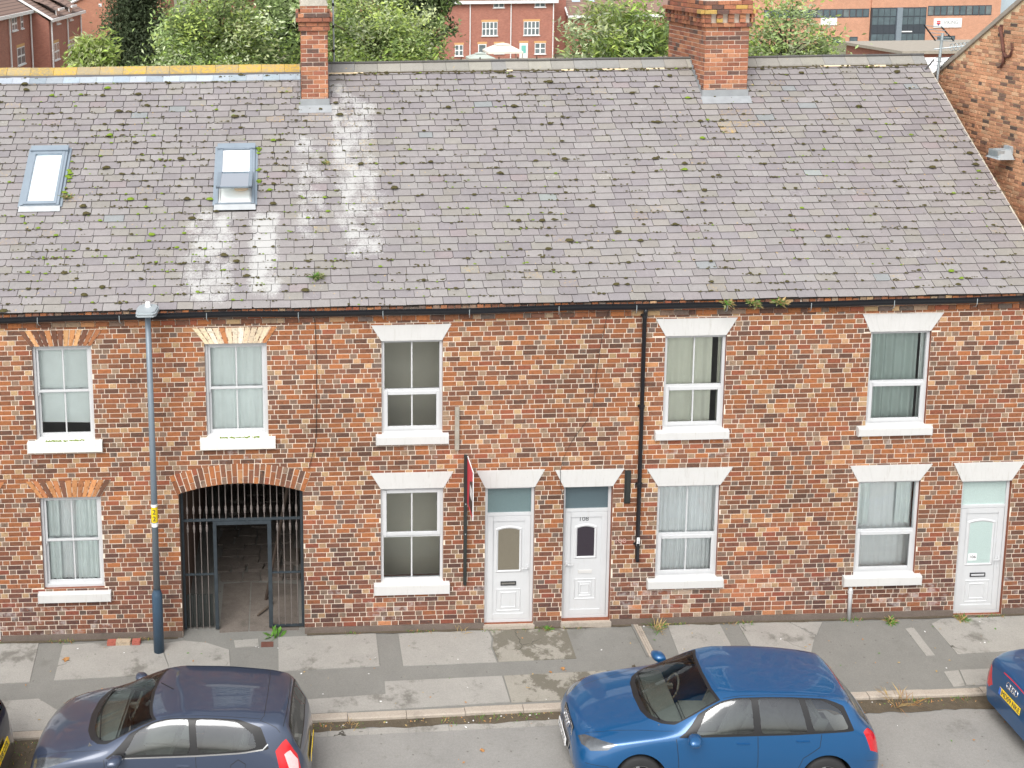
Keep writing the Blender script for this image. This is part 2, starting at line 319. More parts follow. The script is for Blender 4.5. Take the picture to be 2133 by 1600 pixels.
# setts of the drainage channel, then soil gathered against the kerb
x = -3.9
while x < 1.7:
    L = .62; g = MB(); y0 = kerb_y(x)-.165; g.prism([(x, y0), (x+L-.012, kerb_y(x+L)-.165), (x+L-.012, kerb_y(x+L)-.30), (x, y0-.135)], RZ-.02, RZ+.006, 'z'); g.build('channel_stone', MATS['concrete'], road); x += L
g = MB(); xx = -9.6
def dirt_w(x): return .17+.05*noise.noise(Vector((x*1.7, 3.3, 0)))+.03*noise.noise(Vector((x*7, 1.3, 0)))+(.12 if x > 4.5 else 0)+(.55 if x < -7 else 0)
while xx < 9.6:
    a, b = xx, xx+.08
    g.face([(a, kerb_y(a)-dirt_w(a), RZ+.009), (b, kerb_y(b)-dirt_w(b), RZ+.009), (b, kerb_y(b)+.01, RZ+.022), (a, kerb_y(a)+.01, RZ+.022)]); xx = b
tag(g.build('gutter_soil', MATS['soil']), 'dark brown soil and grit lying along the foot of the kerb', 'soil', kind='stuff')

# ================================================================== brick tools
def pick(pal, jit=.16):
    t = RN.random()*sum(p[0] for p in pal)
    for wgt, c in pal:
        t -= wgt
        if t <= 0: break
    k = RN.uniform(1-jit, 1+jit); return tuple(min(1, x*k*RN.uniform(1-jit*.12, 1+jit*.12)) for x in lin(*c))
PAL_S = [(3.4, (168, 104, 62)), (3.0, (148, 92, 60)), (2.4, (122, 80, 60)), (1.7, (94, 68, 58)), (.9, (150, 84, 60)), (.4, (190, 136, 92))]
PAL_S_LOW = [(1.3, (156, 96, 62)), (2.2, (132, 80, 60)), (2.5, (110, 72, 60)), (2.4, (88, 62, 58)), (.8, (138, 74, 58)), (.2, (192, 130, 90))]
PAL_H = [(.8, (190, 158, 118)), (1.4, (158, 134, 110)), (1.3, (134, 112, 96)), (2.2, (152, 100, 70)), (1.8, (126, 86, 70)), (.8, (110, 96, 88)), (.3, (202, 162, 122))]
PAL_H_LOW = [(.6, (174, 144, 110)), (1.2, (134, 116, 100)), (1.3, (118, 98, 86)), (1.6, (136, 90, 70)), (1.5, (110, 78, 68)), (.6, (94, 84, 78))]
PAL_CH = [(3, (170, 112, 84)), (2, (152, 96, 76)), (1.2, (184, 128, 96)), (1, (122, 88, 76)), (.5, (100, 78, 72))]
PAL_GB = [(3, (216, 166, 130)), (2.6, (204, 150, 116)), (1.4, (170, 126, 102)), (.5, (124, 100, 88)), (.8, (214, 174, 140)), (.25, (100, 86, 80))]
COURSE = .0866; JT = .0115
def brick_quads(w, h, d, ch=.004):
    x, z = w/2, h/2
    v = [(-x, 0, -z), (x, 0, -z), (x, 0, z), (-x, 0, z), (-x, -d+ch, -z), (x, -d+ch, -z), (x, -d+ch, z), (-x, -d+ch, z), (-x+ch, -d, -z+ch), (x-ch, -d, -z+ch), (x-ch, -d, z-ch), (-x+ch, -d, z-ch)]
    return v, [(8, 9, 10, 11), (4, 5, 9, 8), (5, 6, 10, 9), (6, 7, 11, 10), (7, 4, 8, 11), (0, 1, 5, 4), (1, 2, 6, 5), (2, 3, 7, 6), (3, 0, 4, 7)]
_bm = {}
def brick_mesh(w, h, d, mat):
    k = (round(w, 3), round(h, 3), round(d, 3), mat)
    if k not in _bm:
        m = MB(); v, f = brick_quads(*k[:3]); m.idx(v, f, 0, (1, 1, 1, 1)); _bm[k] = m.mesh('brick', MATS[mat])
    return _bm[k]
def subtract(rects, hole):
    out = []
    for (a, b, c, d) in rects:
        h0, h1, h2, h3 = hole
        if b <= h0 or a >= h1 or d <= h2 or c >= h3: out.append((a, b, c, d)); continue
        ov = (min(d, h3)-max(c, h2))/(d-c)
        if ov < .3:
            if h2 > c: out.append((a, b, c, min(d, h2-.004)))
            else: out.append((a, b, max(c, h3+.004), d))
            continue
        if a < h0: out.append((a, h0-.002, c, d))
        if b > h1: out.append((h1+.002, b, c, d))
    return [r for r in out if r[1]-r[0] > .02 and r[3]-r[2] > .02]
def flemish(u0, u1, v0, v1, holes, low=None, st=.2255, hd=.1115, course=COURSE, pals=None, wob=.0, english=0):
    res = []; i = 0; v = v0
    while v < v1-.02:
        top = min(v+course-JT, v1); u = u0-(.18 if i % 2 else 0)-.36+RN.uniform(-.015, .015); k = 0
        if english and i % english == 0: seq = [hd]
        elif english: seq = [st]; u += RN.random()*.1
        else: seq = [st, hd]
        while u < u1:
            w = seq[k % len(seq)]+RN.uniform(-.004, .004)
            if not english and RN.random() < .05: w = hd if w > .2 else w
            a, b = max(u, u0), min(u+w, u1)
            if b-a > .025:
                r = [(a, b, v+RN.uniform(-.002, .002)+wob*noise.noise(Vector((u*.8, v*.8, 0))), top+wob*noise.noise(Vector((u*.8, v*.8, 0))))]
                for h in holes:
                    if r: r = subtract(r, h)
                for q in r:
                    head = (q[1]-q[0]) < .16
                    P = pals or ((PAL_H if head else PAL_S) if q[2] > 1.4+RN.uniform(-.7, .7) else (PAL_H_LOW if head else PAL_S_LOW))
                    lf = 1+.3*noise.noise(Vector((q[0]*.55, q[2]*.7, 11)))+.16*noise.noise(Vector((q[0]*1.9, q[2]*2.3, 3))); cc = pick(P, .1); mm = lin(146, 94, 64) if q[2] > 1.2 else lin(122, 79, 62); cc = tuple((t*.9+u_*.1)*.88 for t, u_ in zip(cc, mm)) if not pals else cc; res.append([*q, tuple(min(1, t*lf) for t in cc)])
            u += w+JT; k += 1
        v += course; i += 1
    return res
def lay(bricks, parent, mat, place, cap=300, depth=.008, effl=None, jit=.002):
    """place(u,v,w)->(matrix rotation z, location); largest `cap` bricks as objects, the rest joined"""
    order = sorted(range(len(bricks)), key=lambda i: -((bricks[i][1]-bricks[i][0])*(bricks[i][3]-bricks[i][2])))
    solo = set(order[:cap]); rest = MB()
    for i, (a, b, c, d, col) in enumerate(bricks):
        al = effl((a+b)/2, (c+d)/2) if effl else 0.; dd = depth+RN.uniform(-jit, jit); w_, h_ = b-a, d-c
        rz, loc = place((a+b)/2, (c+d)/2)
        if i in solo:
            w_ = .2255 if abs(w_-.2255) < .005 else w_; me = brick_mesh(w_, round(h_/.004)*.004, round(dd/.002)*.002, mat)
            o = bpy.data.objects.new('brick', me); o.location = loc; o.rotation_euler = (RN.uniform(-.008, .008), RN.uniform(-.006, .006), rz); o.color = (*col, al); link(o, parent)
        else:
            v, f = brick_quads(w_, h_, dd); M = Matrix.Translation(loc) @ Matrix.Rotation(rz, 4, 'Z') @ Matrix.Rotation(RN.uniform(-.008, .008), 4, 'X')
            rest.idx([M @ Vector(q) for q in v], f, 0, (*col, al))
    if rest.f: tag(rest.build('brickwork', MATS[mat], parent, recalc=False), kind='stuff')
def sheet(mb, u0, u1, v0, v1, holes, P):
    us = sorted({u0, u1, *[min(max(h[0], u0), u1) for h in holes], *[min(max(h[1], u0), u1) for h in holes]}); vs = sorted({v0, v1, *[min(max(h[2], v0), v1) for h in holes], *[min(max(h[3], v0), v1) for h in holes]})
    for a, b in zip(us, us[1:]):
        for c, d in zip(vs, vs[1:]):
            mu, mv = (a+b)/2, (c+d)/2
            if any(h[0] < mu < h[1] and h[2] < mv < h[3] for h in holes): continue
            mb.face([P(a, c), P(b, c), P(b, d), P(a, d)])

# ================================================================== terrace
TH = math.radians(36.58); CT, ST = math.cos(TH), math.sin(TH); EZ = 5.845
def roof_pt(x, s, h=0.):
    sag = -.018*math.sin(pi*max(0, min(1, s/5.9)))*(1+noise.noise(Vector((x*.35, s*.3, 0))))+.012*noise.noise(Vector((x*.9, s*.9, 4)))
    h = h+sag; return Vector((x, -.05+s*CT-h*ST, EZ+s*ST+h*CT))
HB = [-11.2, -3.35, .62, 4.8, 9.2]
WIN = {'w1': (-8.06, -7.08, 3.60, 5.255), 'w2': (-8.06, -7.03, .93, 2.59), 'w3': (-5.205, -4.17, 3.60, 5.24), 'w4': (-2.255, -1.225, 3.58, 5.235), 'w5': (-2.28, -1.205, .86, 2.605), 'w6': (2.53, 3.575, 3.545, 5.215), 'w7': (2.49, 3.57, .825, 2.545), 'w8': (6.035, 7.075, 3.53, 5.215), 'w9': (5.985, 7.07, .79, 2.53)}
DOOR = {'d0': (-9.72, -8.85, -.02, 2.55), 'd1': (-.485, .37, .05, 2.58), 'd2': (.87, 1.715, .07, 2.56), 'd3': (7.81, 8.68, -.02, 2.49)}
AX0, AX1, ASP, ARISE = -5.715, -3.61, 2.61, .17
ACX = (AX0+AX1)/2; AR = ((AX1-AX0)**2/4+ARISE**2)/(2*ARISE); ACZ = ASP+ARISE-AR
def intrados(x): return ACZ+math.sqrt(max(0, AR*AR-(x-ACX)**2))
HOLES = [*WIN.values(), *DOOR.values()]
AHOLE = [(AX0, AX1, -.1, ASP-.02)]; ns = 21
for i in range(ns):
    a = AX0+(AX1-AX0)*i/ns; b = AX0+(AX1-AX0)*(i+1)/ns; AHOLE.append((a, b, ASP-.03, intrados((a+b)/2)+.12))
WTOP = 5.82
HOUSES = []
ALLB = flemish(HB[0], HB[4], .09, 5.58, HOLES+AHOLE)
for q in ALLB:      # patch of newer orange and pale bricks low on the right
    if 3.75 < q[0]+.25*noise.noise(Vector((q[2]*5, 0, 0))) < 4.75 and .25 < q[2] < .95 and RN.random() < .6: q[4] = pick([(2, (178, 112, 78)), (1.5, (172, 126, 102)), (1, (188, 148, 118)), (1, (142, 90, 70))])
    if 2.6 < q[0] < 3.7 and q[2] < .6 and RN.random() < .4: q[4] = pick([(1, (170, 150, 130)), (1, (150, 110, 92))])
HLAB = ['brick end house with two roof windows, orange window arches and gated passage', 'brick house with white lintels, estate sign post and leftmost white door', 'brick house with black downpipe and the door numbered 108', 'brick house at the right end with net-curtained windows and door numbered 106']
def effl(u, v):
    if v < .75 and noise.noise(Vector((u*1.1, v*1.6, 7.7))) > .05: return RN.uniform(.35, .62)
    if any(q[0]-.1 < u < q[1]+.1 and q[2]-.5 < v < q[2]-.15 for q in WIN.values()) and RN.random() < .6: return RN.uniform(.35, .58)
    if v > 5.5: return RN.uniform(.2, .45)
    return RN.uniform(0, .3)
for i in range(4):
    H = empty('terraced_house', ((HB[i]+HB[i+1])/2, 0, 0)); H.location = (0, 0, 0); tag(H, HLAB[i], 'house', 'houses of the brick terrace'); HOUSES.append(H)
    u0, u1 = HB[i], HB[i+1]; holes = [h for h in HOLES if u0 < (h[0]+h[1])/2 < u1]+(AHOLE if i == 0 else [])
    g = MB(); sheet(g, u0, u1, -.1, 5.85, holes, lambda a, b: (a, .004, b))
    for h in ([h for h in HOLES if u0 < (h[0]+h[1])/2 < u1]):   # reveals
        for A, B in (((h[0], h[2]), (h[0], h[3])), ((h[1], h[2]), (h[1], h[3])), ((h[0], h[3]), (h[1], h[3])), ((h[0], h[2]), (h[1], h[2]))):
            g.face([(A[0], .004, A[1]), (B[0], .004, B[1]), (B[0], .3, B[1]), (A[0], .3, A[1])], 1)
    gk = MB(); gk.face([(u0, 9.4, -.1), (u1, 9.4, -.1), (u1, 9.4, EZ), (u0, 9.4, EZ)]); gk.build('back_wall', MATS['reveal'], H, recalc=False)
    for e in ([u0] if i == 0 else [])+([u1] if i == 3 else []):
        g.face([(e, .004, -.1), (e, 9.4, -.1), (e, 9.4, 5.8), (e, 4.68, 9.26), (e, .004, 5.86)], 1)
    wall = g.build('wall', [MATS['mortar'], MATS['reveal']], H, recalc=False)
    br = [q for q in ALLB if u0 <= (q[0]+q[1])/2 < u1]
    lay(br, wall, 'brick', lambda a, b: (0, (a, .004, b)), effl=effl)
    # corbelled eaves courses: two plain, then dentil headers
    ec = []
    for cz, st_ in ((5.585, .228), (5.672, .228)):
        u = u0
        while u < u1-.03: w_ = min(st_, u1-u) if RN.random() < .75 else .112; ec.append([u, min(u+w_, u1), cz, cz+.078, pick(PAL_S+PAL_H)]); u += w_+JT
    lay(ec, wall, 'brick', lambda a, b: (0, (a, .004, b)), cap=0, depth=.022, effl=effl)
    dc = []; u = u0+.02
    while u < u1-.1: dc.append([u, u+.105, 5.757, 5.84, pick(PAL_H+PAL_S)]); u += .122+RN.uniform(-.004, .004)
    lay(dc, wall, 'brick', lambda a, b: (0, (a, .004, b)), cap=0, depth=.036, jit=.012, effl=effl)
    # rough plinth, left out at doors and passage
    cuts = sorted([(h[0]-.005, h[1]+.005) for h in DOOR.values() if u0 < h[0] < u1]+([(AX0, AX1)] if i == 0 else [])); a = u0
    for c0, c1 in cuts+[(u1, u1)]:
        x_ = a; g = MB()
        while x_ < c0-.01:
            b_ = min(x_+.24, c0); g.prism([(x_, GZ-.02), (b_, GZ-.02), (b_, .086+.012*noise.noise(Vector((b_*3, 0, 0)))), (x_, .086+.012*noise.noise(Vector((x_*3, 0, 0))))], .003, -.018-.006*noise.noise(Vector((x_*2, 5, 0))), 'y'); x_ = b_
        a = c1
        if g.f: g.build('plinth', MATS['plinth'], H)

def voussoirs(H, x0, x1, xt0, xt1, zb, zt, style, n=13):
    """splayed flat arch over an opening"""
    if style == 'white':
        g = MB(); g.prism([(x0, zb), (x1, zb), (xt1, zt), (xt0, zt)], .01, -.016, 'y')
        for k in range(n):
            f0, f1 = k/n, (k+1)/n; e = .0006; d = -.0185-RN.random()*.0022
            g.prism([(x0+(x1-x0)*f0+e, zb+.001), (x0+(x1-x0)*f1-e, zb+.001), (xt0+(xt1-xt0)*f1-e, zt-.001), (xt0+(xt1-xt0)*f0+e, zt-.001)], -.0159, d, 'y')
        return g.build('lintel', MATS['white_paint'], H)
    g = MB(); g.prism([(x0, zb), (x1, zb), (xt1, zt), (xt0, zt)], .01, -.004, 'y'); L = g.build('lintel', MATS['mortar'], H)
    for k in range(n):
        f0, f1 = k/n, (k+1)/n; e = .0085
        g = MB(); g.prism([(x0+(x1-x0)*f0+e, zb), (x0+(x1-x0)*f1-e, zb), (xt0+(xt1-xt0)*f1-e, zt), (xt0+(xt1-xt0)*f0+e, zt)], -.003, -.016-RN.random()*.004, 'y', c=(1, 1, 1, 1))
        o = g.build('brick', MATS['brick'], L)
        if style == 'orange': c = pick([(2.4, (196, 138, 90)), (2, (176, 116, 76)), (1.8, (112, 76, 60)), (.9, (208, 160, 112))], .2); a = 0.
        else: c = pick([(3, (226, 208, 178)), (1.5, (236, 222, 200)), (.35, (196, 130, 84))]); a = .35
        o.color = (*c, a)
    return L
LIN = [(0, -8.08, -7.066, -8.262, -6.889, 5.265, 5.535, 'orange'), (0, -8.06, -7.026, -8.279, -6.845, 2.6, 2.895, 'orange'), (0, -5.193, -4.172, -5.4, -3.984, 5.25, 5.52, 'chalk'), (0, -9.75, -8.83, -9.96, -8.62, 2.6, 2.895, 'orange'),
 (1, -2.26, -1.235, -2.428, -1.084, 5.238, 5.51, 'white'), (1, -2.28, -1.203, -2.45, -1.04, 2.612, 2.9, 'white'), (1, -.487, .362, -.646, .53, 2.583, 2.9, 'white'), (2, .859, 1.705, .704, 1.894, 2.566, 2.876, 'white'),
 (2, 2.527, 3.556, 2.354, 3.737, 5.22, 5.52, 'white'), (2, 2.484, 3.567, 2.283, 3.769, 2.543, 2.86, 'white'), (3, 6.01, 7.05, 5.868, 7.25, 5.222, 5.533, 'white'), (3, 5.966, 7.042, 5.806, 7.248, 2.533, 2.828, 'white'), (3, 7.785, 8.657, 7.618, 8.857, 2.495, 2.833, 'white')]
for i, a, b, c, d, e, f, st_ in LIN: voussoirs(HOUSES[i], a, b, c, d, e, f, st_)

# segmental brick arch over the passage: a whole and a half brick alternating in each ring piece
arch = MB(); na = 25; RT = .345
half = math.asin((AX1-AX0)/2/AR)
def ap(ang, r): return (ACX+r*math.sin(ang), ACZ+r*math.cos(ang))
g = MB()
for k in range(na):
    a0, a1 = -half*1.035+2*half*1.035*k/na, -half*1.035+2*half*1.035*(k+1)/na
    g.prism([ap(a0, AR), ap(a1, AR), ap(a1, AR+RT), ap(a0, AR+RT)], .25, -.006, 'y')
arch = g.build('arch', MATS['mortar'], HOUSES[0])
for k in range(na):
    a0, a1 = -half*1.035+2*half*1.035*k/na, -half*1.035+2*half*1.035*(k+1)/na; e = .0085/AR
    sp = (.112 if k % 2 else .228); segs = [(0, sp), (sp+.015, RT)]
    for r0, r1 in segs:
        g = MB(); g.prism([ap(a0+e, AR+r0), ap(a1-e, AR+r0), ap(a1-e, AR+r1), ap(a0+e, AR+r1)], -.004, -.017-RN.random()*.004, 'y', c=(1, 1, 1, 1))
        o = g.build('brick', MATS['brick'], arch); o.color = (*pick(PAL_S if r1-r0 > .15 else PAL_H+PAL_S), .1)

# ------------------------------------------------------------------ windows
def frame_ring(g, x0, x1, z0, z1, wd, y0, y1, bot=None, m=0):
    bt = wd if bot is None else bot
    g.box(x0, x0+wd, y0, y1, z0, z1, m); g.box(x1-wd, x1, y0, y1, z0, z1, m); g.box(x0+wd, x1-wd, y0, y1, z1-wd, z1, m); g.box(x0+wd, x1-wd, y0, y1, z0, z0+bt, m)
def curtain(W, x0, x1, z0, z1, mat, y=.2, amp=.022, wl=.12, name='curtain', scallop=0.):
    g = MB(); n = max(8, int((x1-x0)/.012)); ph = RN.random()*9; P = []
    for k in range(n+1):
        x = x0+(x1-x0)*k/n; d = y+amp*math.sin(x*2*pi/wl+ph)+amp*.6*math.sin(x*2*pi/wl*.37+ph*2)
        zb = z0+scallop*abs(math.sin(x*pi/.11)); P.append(((x, d+.01, zb), (x, d, (z0+z1)/2), (x, d, z1)))
    for a, b in zip(P, P[1:]): g.face([a[0], b[0], b[1], a[1]]); g.face([a[1], b[1], b[2], a[2]])
    return g.build(name, MATS[mat], W, smooth=True)
def room(W, x0, x1, z0, z1, dark=False):
    g = MB(); a, b, c, d = x0-.35, x1+.35, z0-.7, z1+.12; y0, y1 = .31, 1.25; m = 0
    g.face([(a, y1, c), (b, y1, c), (b, y1, d), (a, y1, d)]); g.face([(a, y0, c), (a, y1, c), (a, y1, d), (a, y0, d)]); g.face([(b, y0, c), (b, y1, c), (b, y1, d), (b, y0, d)]); g.face([(a, y0, d), (b, y0, d), (b, y1, d), (a, y1, d)]); g.face([(a, y0, c), (b, y0, c), (b, y1, c), (a, y1, c)], 1)
    for A, B in (((a, c, b, z0), 0), ((a, z1, b, d), 0), ((a, z0, x0, z1), 0), ((x1, z0, b, z1), 0)):
        g.face([(A[0], y0, A[1]), (A[2], y0, A[1]), (A[2], y0, A[3]), (A[0], y0, A[3])])
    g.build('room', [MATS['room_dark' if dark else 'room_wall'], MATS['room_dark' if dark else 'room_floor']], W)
def sill(W, x0, x1, zt, zb, mat='white_paint', d=.085):
    g = MB(); g.prism([(.1, zt+.03), (-d+.01, zt), (-d, zt-.012), (-d, zb), (.0, zb)], x0, x1, 'x'); return g.build('sill', MATS[mat], W, bevel=.006)
def sill_moss(W, x0, x1, z):
    g = MB()
    for k in range(70):
        x = x0+(x1-x0)*(.2+.6*RN.random()); y = -.03+RN.gauss(0, .016); r = RN.uniform(.008, .02); p = Vector((x, y, z+.012)); n = 6
        P = [p+Vector((r*math.cos(2*pi*q/n), r*math.sin(2*pi*q/n), 0)) for q in range(n)]
        for q in range(n): g.face([p+Vector((0, 0, r*.6)), P[q], P[(q+1) % n]])
    tag(g.build('sill_moss', MATS['moss_green'], W, recalc=False), kind='stuff')
def pane(W, x0, x1, z0, z1, y, mat='glass'):
    g = MB(); g.face([(x0, y, z0), (x1, y, z0), (x1, y, z1), (x0, y, z1)]); g.build('pane', MATS[mat], W, recalc=False)
def win(i, key, kind, bars, sill_, extra=None, smat='white_paint', mat='upvc'):
    x0, x1, z0, z1 = WIN[key]; H = HOUSES[i]
    if kind == 'sash':
        g = MB(); frame_ring(g, x0, x1, z0, z1, .045, .055, .17, .05); W = g.build('window', MATS[mat], H, bevel=.004)
        zm = z0+(z1-z0)*.515; xa, xb = x0+.045, x1-.045
        for nm, a, b, y in (('sash', zm-.02, z1-.045, .09), ('sash', z0+.05, zm+.025, .125)):
            y = {True: .078, False: .112}[a > z0+.3]
            g = MB(); frame_ring(g, xa, xb, a, b, .042, y, y+.035, .05 if a < z0+.3 else .038); S = g.build('sash', MATS[mat], W, bevel=.003)
            mx = (xa+xb)/2
            if bars: g = MB(); g.box(mx-.011, mx+.011, y+.004, y+.03, a+.03, b-.03); g.build('glazing_bar', MATS[mat], W)
            for p0, p1 in ((xa+.04, mx-.011), (mx+.011, xb-.04)): pane(W, p0, p1, a+.04, b-.03, y+.022)
        g = MB()
        for xh in (xa, xb-.03): g.prism([(xh, zm-.02), (xh+.03, zm-.02), (xh+.026, zm-.075), (xh+.006, zm-.085)], .079, .113, 'y')
        for xh in (xa+.16, xb-.2): g.box(xh, xh+.055, .1, .12, zm+.025, zm+.04)
        g.build('sash_horn', MATS[mat], W)
    else:
        g = MB(); frame_ring(g, x0, x1, z0, z1, .05, .05, .12, .075); zm = z0+(z1-z0)*(.46 if kind == 'low' else .49); g.box(x0+.05, x1-.05, .052, .118, zm-.022, zm+.022)
        W = g.build('window', MATS[mat], H, bevel=.004); op = (z0+.075, zm-.022) if kind == 'low' else (zm+.022, z1-.05); fx = (zm+.022, z1-.05) if kind == 'low' else (z0+.075, zm-.022)
        g = MB(); frame_ring(g, x0+.04, x1-.04, op[0]-.008, op[1]+.008, .062, .038, .075); g.build('casement', MATS[mat], W, bevel=.006)
        mx = (x0+x1)/2
        for (a, b), q, y in ((op, .1, .06), (fx, .052, .085)):
            if bars:
                g = MB(); g.box(mx-.012, mx+.012, y-.006, y+.006, a+.01, b-.01); g.build('glazing_bar', MATS[mat], W)
                pane(W, x0+q, mx-.012, a, b, y); pane(W, mx+.012, x1-q, a, b, y)
            else: pane(W, x0+q, x1-q, a, b, y)
        g = MB(); hx = mx-.06 if kind == 'low' else mx-.12; hz = op[0]+.03; g.box(hx, hx+.12, .066, .085, hz, hz+.016); g.build('handle', MATS[mat], W)
    if sill_: sill(W, *sill_, mat=smat)
    return W
W = win(0, 'w1', 'sash', 1, (-8.2, -6.953, 3.605, 3.425), smat='sill_mossy'); g = MB(); g.face([(-8.0, .21, 3.86), (-7.14, .21, 3.83), (-7.14, .2, 5.2), (-8.0, .2, 5.2)]); g.build('blind', MATS['curtain_mint'], W); room(W, *WIN['w1'], True); sill_moss(W, -8.1, -7.05, 3.605)
W = win(0, 'w2', 'sash', 1, (-8.155, -6.918, .88, .715)); curtain(W, -8.03, -7.78, 1., 2.55, 'curtain_mint', .19, .02, .1); curtain(W, -7.5, -7.06, 1., 2.55, 'curtain_mint', .19, .016, .08); curtain(W, -8.03, -7.06, .98, 2.55, 'net', .25, .008, .07, 'net_curtain'); room(W, *WIN['w2'], True)
W = win(0, 'w3', 'sash', 1, (-5.318, -4.052, 3.597, 3.413), smat='sill_mossy'); curtain(W, -5.17, -4.2, 3.63, 5.2, 'curtain_mint', .2, .014, .16); room(W, *WIN['w3'], True); sill_moss(W, -5.2, -4.1, 3.597)
W = win(1, 'w4', 'low', 1, (-2.36, -1.128, 3.585, 3.427)); room(W, *WIN['w4'])
W = win(1, 'w5', 'high', 1, (-2.407, -1.1, .88, .692)); room(W, *WIN['w5'])
W = win(2, 'w6', 'low', 1, (2.388, 3.653, 3.548, 3.398)); curtain(W, 2.56, 3.4, 3.6, 5.2, 'curtain_cream', .19, .016, .2); curtain(W, 3.5, 3.56, 3.6, 5.2, 'curtain_cream', .19, .01, .05); room(W, *WIN['w6'], True)
W = win(2, 'w7', 'low', 1, (2.339, 3.668, .826, .672)); curtain(W, 2.52, 3.55, .78, 2.5, 'net', .19, .013, .075, 'net_curtain', .03); room(W, *WIN['w7'], True)
W = win(3, 'w8', 'low', 0, (5.88, 7.162, 3.533, 3.386)); curtain(W, 6.06, 6.42, 3.56, 5.2, 'curtain_teal', .2, .025, .13); curtain(W, 6.4, 6.98, 3.5, 5.2, 'curtain_teal', .24, .024, .17); curtain(W, 6.99, 7.05, 3.56, 5.2, 'curtain_mint', .18, .01, .06); room(W, *WIN['w8'], True)
W = win(3, 'w9', 'low', 0, (5.79, 7.164, .79, .623)); curtain(W, 5.9, 7.2, .72, 2.5, 'net', .26, .008, .11, 'net_curtain'); curtain(W, 6.01, 6.3, 1.65, 2.5, 'curtain_mint', .19, .018, .09); curtain(W, 6.75, 7.04, 1.65, 2.5, 'curtain_mint', .19, .018, .09); room(W, *WIN['w9'], True)

# ------------------------------------------------------------------ doors
def arch_poly(x0, x1, z0, z1, rise, n=10):
    return [(x0, z0), (x1, z0)]+[(x1-(x1-x0)*k/n, z1-rise+rise*(1-(2*k/n-1)**2)) for k in range(n+1)]
def ring_strip(g, pin, pout, y0, y1, m=0):
    n = len(pin)
    for k in range(n):
        a, b = pin[k], pin[(k+1) % n]; c, d = pout[(k+1) % n], pout[k]
        g.face([(a[0], y0, a[1]), (b[0], y0, b[1]), (c[0], y1, c[1]), (d[0], y1, d[1])], m)
def door(i, key, glaz, glass, letter, hand, y=.06, fan='frost_teal'):
    x0, x1, z0, z1 = DOOR[key]; H = HOUSES[i]; zf = z0+1.98
    g = MB(); frame_ring(g, x0, x1, z0, z1, .05, y, y+.07, .05); g.box(x0+.05, x1-.05, y+.002, y+.068, zf, zf+.055)
    D = g.build('door', MATS['upvc'], H, bevel=.004)
    pane(D, x0+.05, x1-.05, zf+.055, z1-.05, y+.03, fan)
    a, b, c, d = x0+.053, x1-.053, z0+.053, zf-.004
    g = MB(); g.box(a, b, y+.02, y+.06, c, d); frame_ring(g, a, b, c, d, .1, y+.004, y+.03); leaf = g.build('door_leaf', MATS['upvc'], D, bevel=.004)
    mx = (a+b)/2; gw, gz0, gz1 = glaz; P = arch_poly(mx-gw, mx+gw, z0+gz0, z0+gz1, .035); Q = arch_poly(mx-gw-.025, mx+gw+.025, z0+gz0-.025, z0+gz1+.025, .04); S = arch_poly(mx-gw-.05, mx+gw+.05, z0+gz0-.05, z0+gz1+.05, .045)
    g = MB(); ring_strip(g, P, Q, y+.016, y+.004); ring_strip(g, Q, S, y+.004, y+.019); g.build('moulding', MATS['upvc'], leaf)
    g = MB(); g.face([(p[0], y+.0165, p[1]) for p in P]); g.build('pane', MATS[glass], leaf)
    for k, (w_, h0, h1) in enumerate(((.215, .2, .62), (.14, .26, .56)) if letter != 'blank' else ((.19, .34, .73), (.12, .4, .67), (.085, .44, .63))):
        A = [(mx-w_, z0+h0), (mx+w_, z0+h0), (mx+w_, z0+h1), (mx-w_, z0+h1)]; i_ = .022
        B = [(mx-w_+i_, z0+h0+i_), (mx+w_-i_, z0+h0+i_), (mx+w_-i_, z0+h1-i_), (mx-w_+i_, z0+h1-i_)]
        C = [(mx-w_+i_/2, z0+h0+i_/2), (mx+w_-i_/2, z0+h0+i_/2), (mx+w_-i_/2, z0+h1-i_/2), (mx-w_+i_/2, z0+h1-i_/2)]
        g = MB(); ring_strip(g, A, C, y+.0195, y+.007); ring_strip(g, C, B, y+.007, y+.0195); g.build('moulding', MATS['upvc'], leaf)
    lz = z0+.72 if letter != 'blank' else z0+.86
    if letter == 'blank': g = MB(); g.box(mx-.12, mx+.12, y+.008, y+.02, lz-.03, lz+.03); g.build('letterbox', MATS['white_paint'], leaf, bevel=.003)
    else:
        g = MB(); frame_ring(g, mx-.135, mx+.135, lz-.035, lz+.035, .014, y+.004, y+.02); g.build('letterbox', MATS['black_plastic'], leaf); g = MB(); g.box(mx-.12, mx+.12, y+.01, y+.02, lz-.02, lz+.02); g.build('flap', MATS['chrome' if letter == 'chrome' else 'upvc'], leaf)
    hx = b-.06 if hand > 0 else a+.02; hz = z0+.98
    g = MB(); g.box(hx, hx+.03, y-.006, y+.006, hz-.13, hz+.09); g.box(hx-.01 if hand < 0 else hx-.1, hx+.12 if hand < 0 else hx+.03, y-.05, y-.034, hz+.03, hz+.05); g.box(hx+.008, hx+.022, y-.05, y, hz+.03, hz+.05); g.build('handle', MATS['upvc'], leaf, bevel=.003)
    g = MB(); g.box(x0-.02, x1+.02, -.06, .2, GZ-.01, z0-.004); g.build('doorstep', MATS['kerb_stone'], H, bevel=.006)
    g = MB(); g.box(x0, x1, y+.07, y+.5, z0-.02, z1+.02); g.build('hall', MATS['room_dark'], D)
    return D, leaf
door(0, 'd0', (.15, 1.05, 1.6), 'frost_brown', 'chrome', -1)
door(1, 'd1', (.185, .97, 1.74), 'frost_brown', 'chrome', 1)
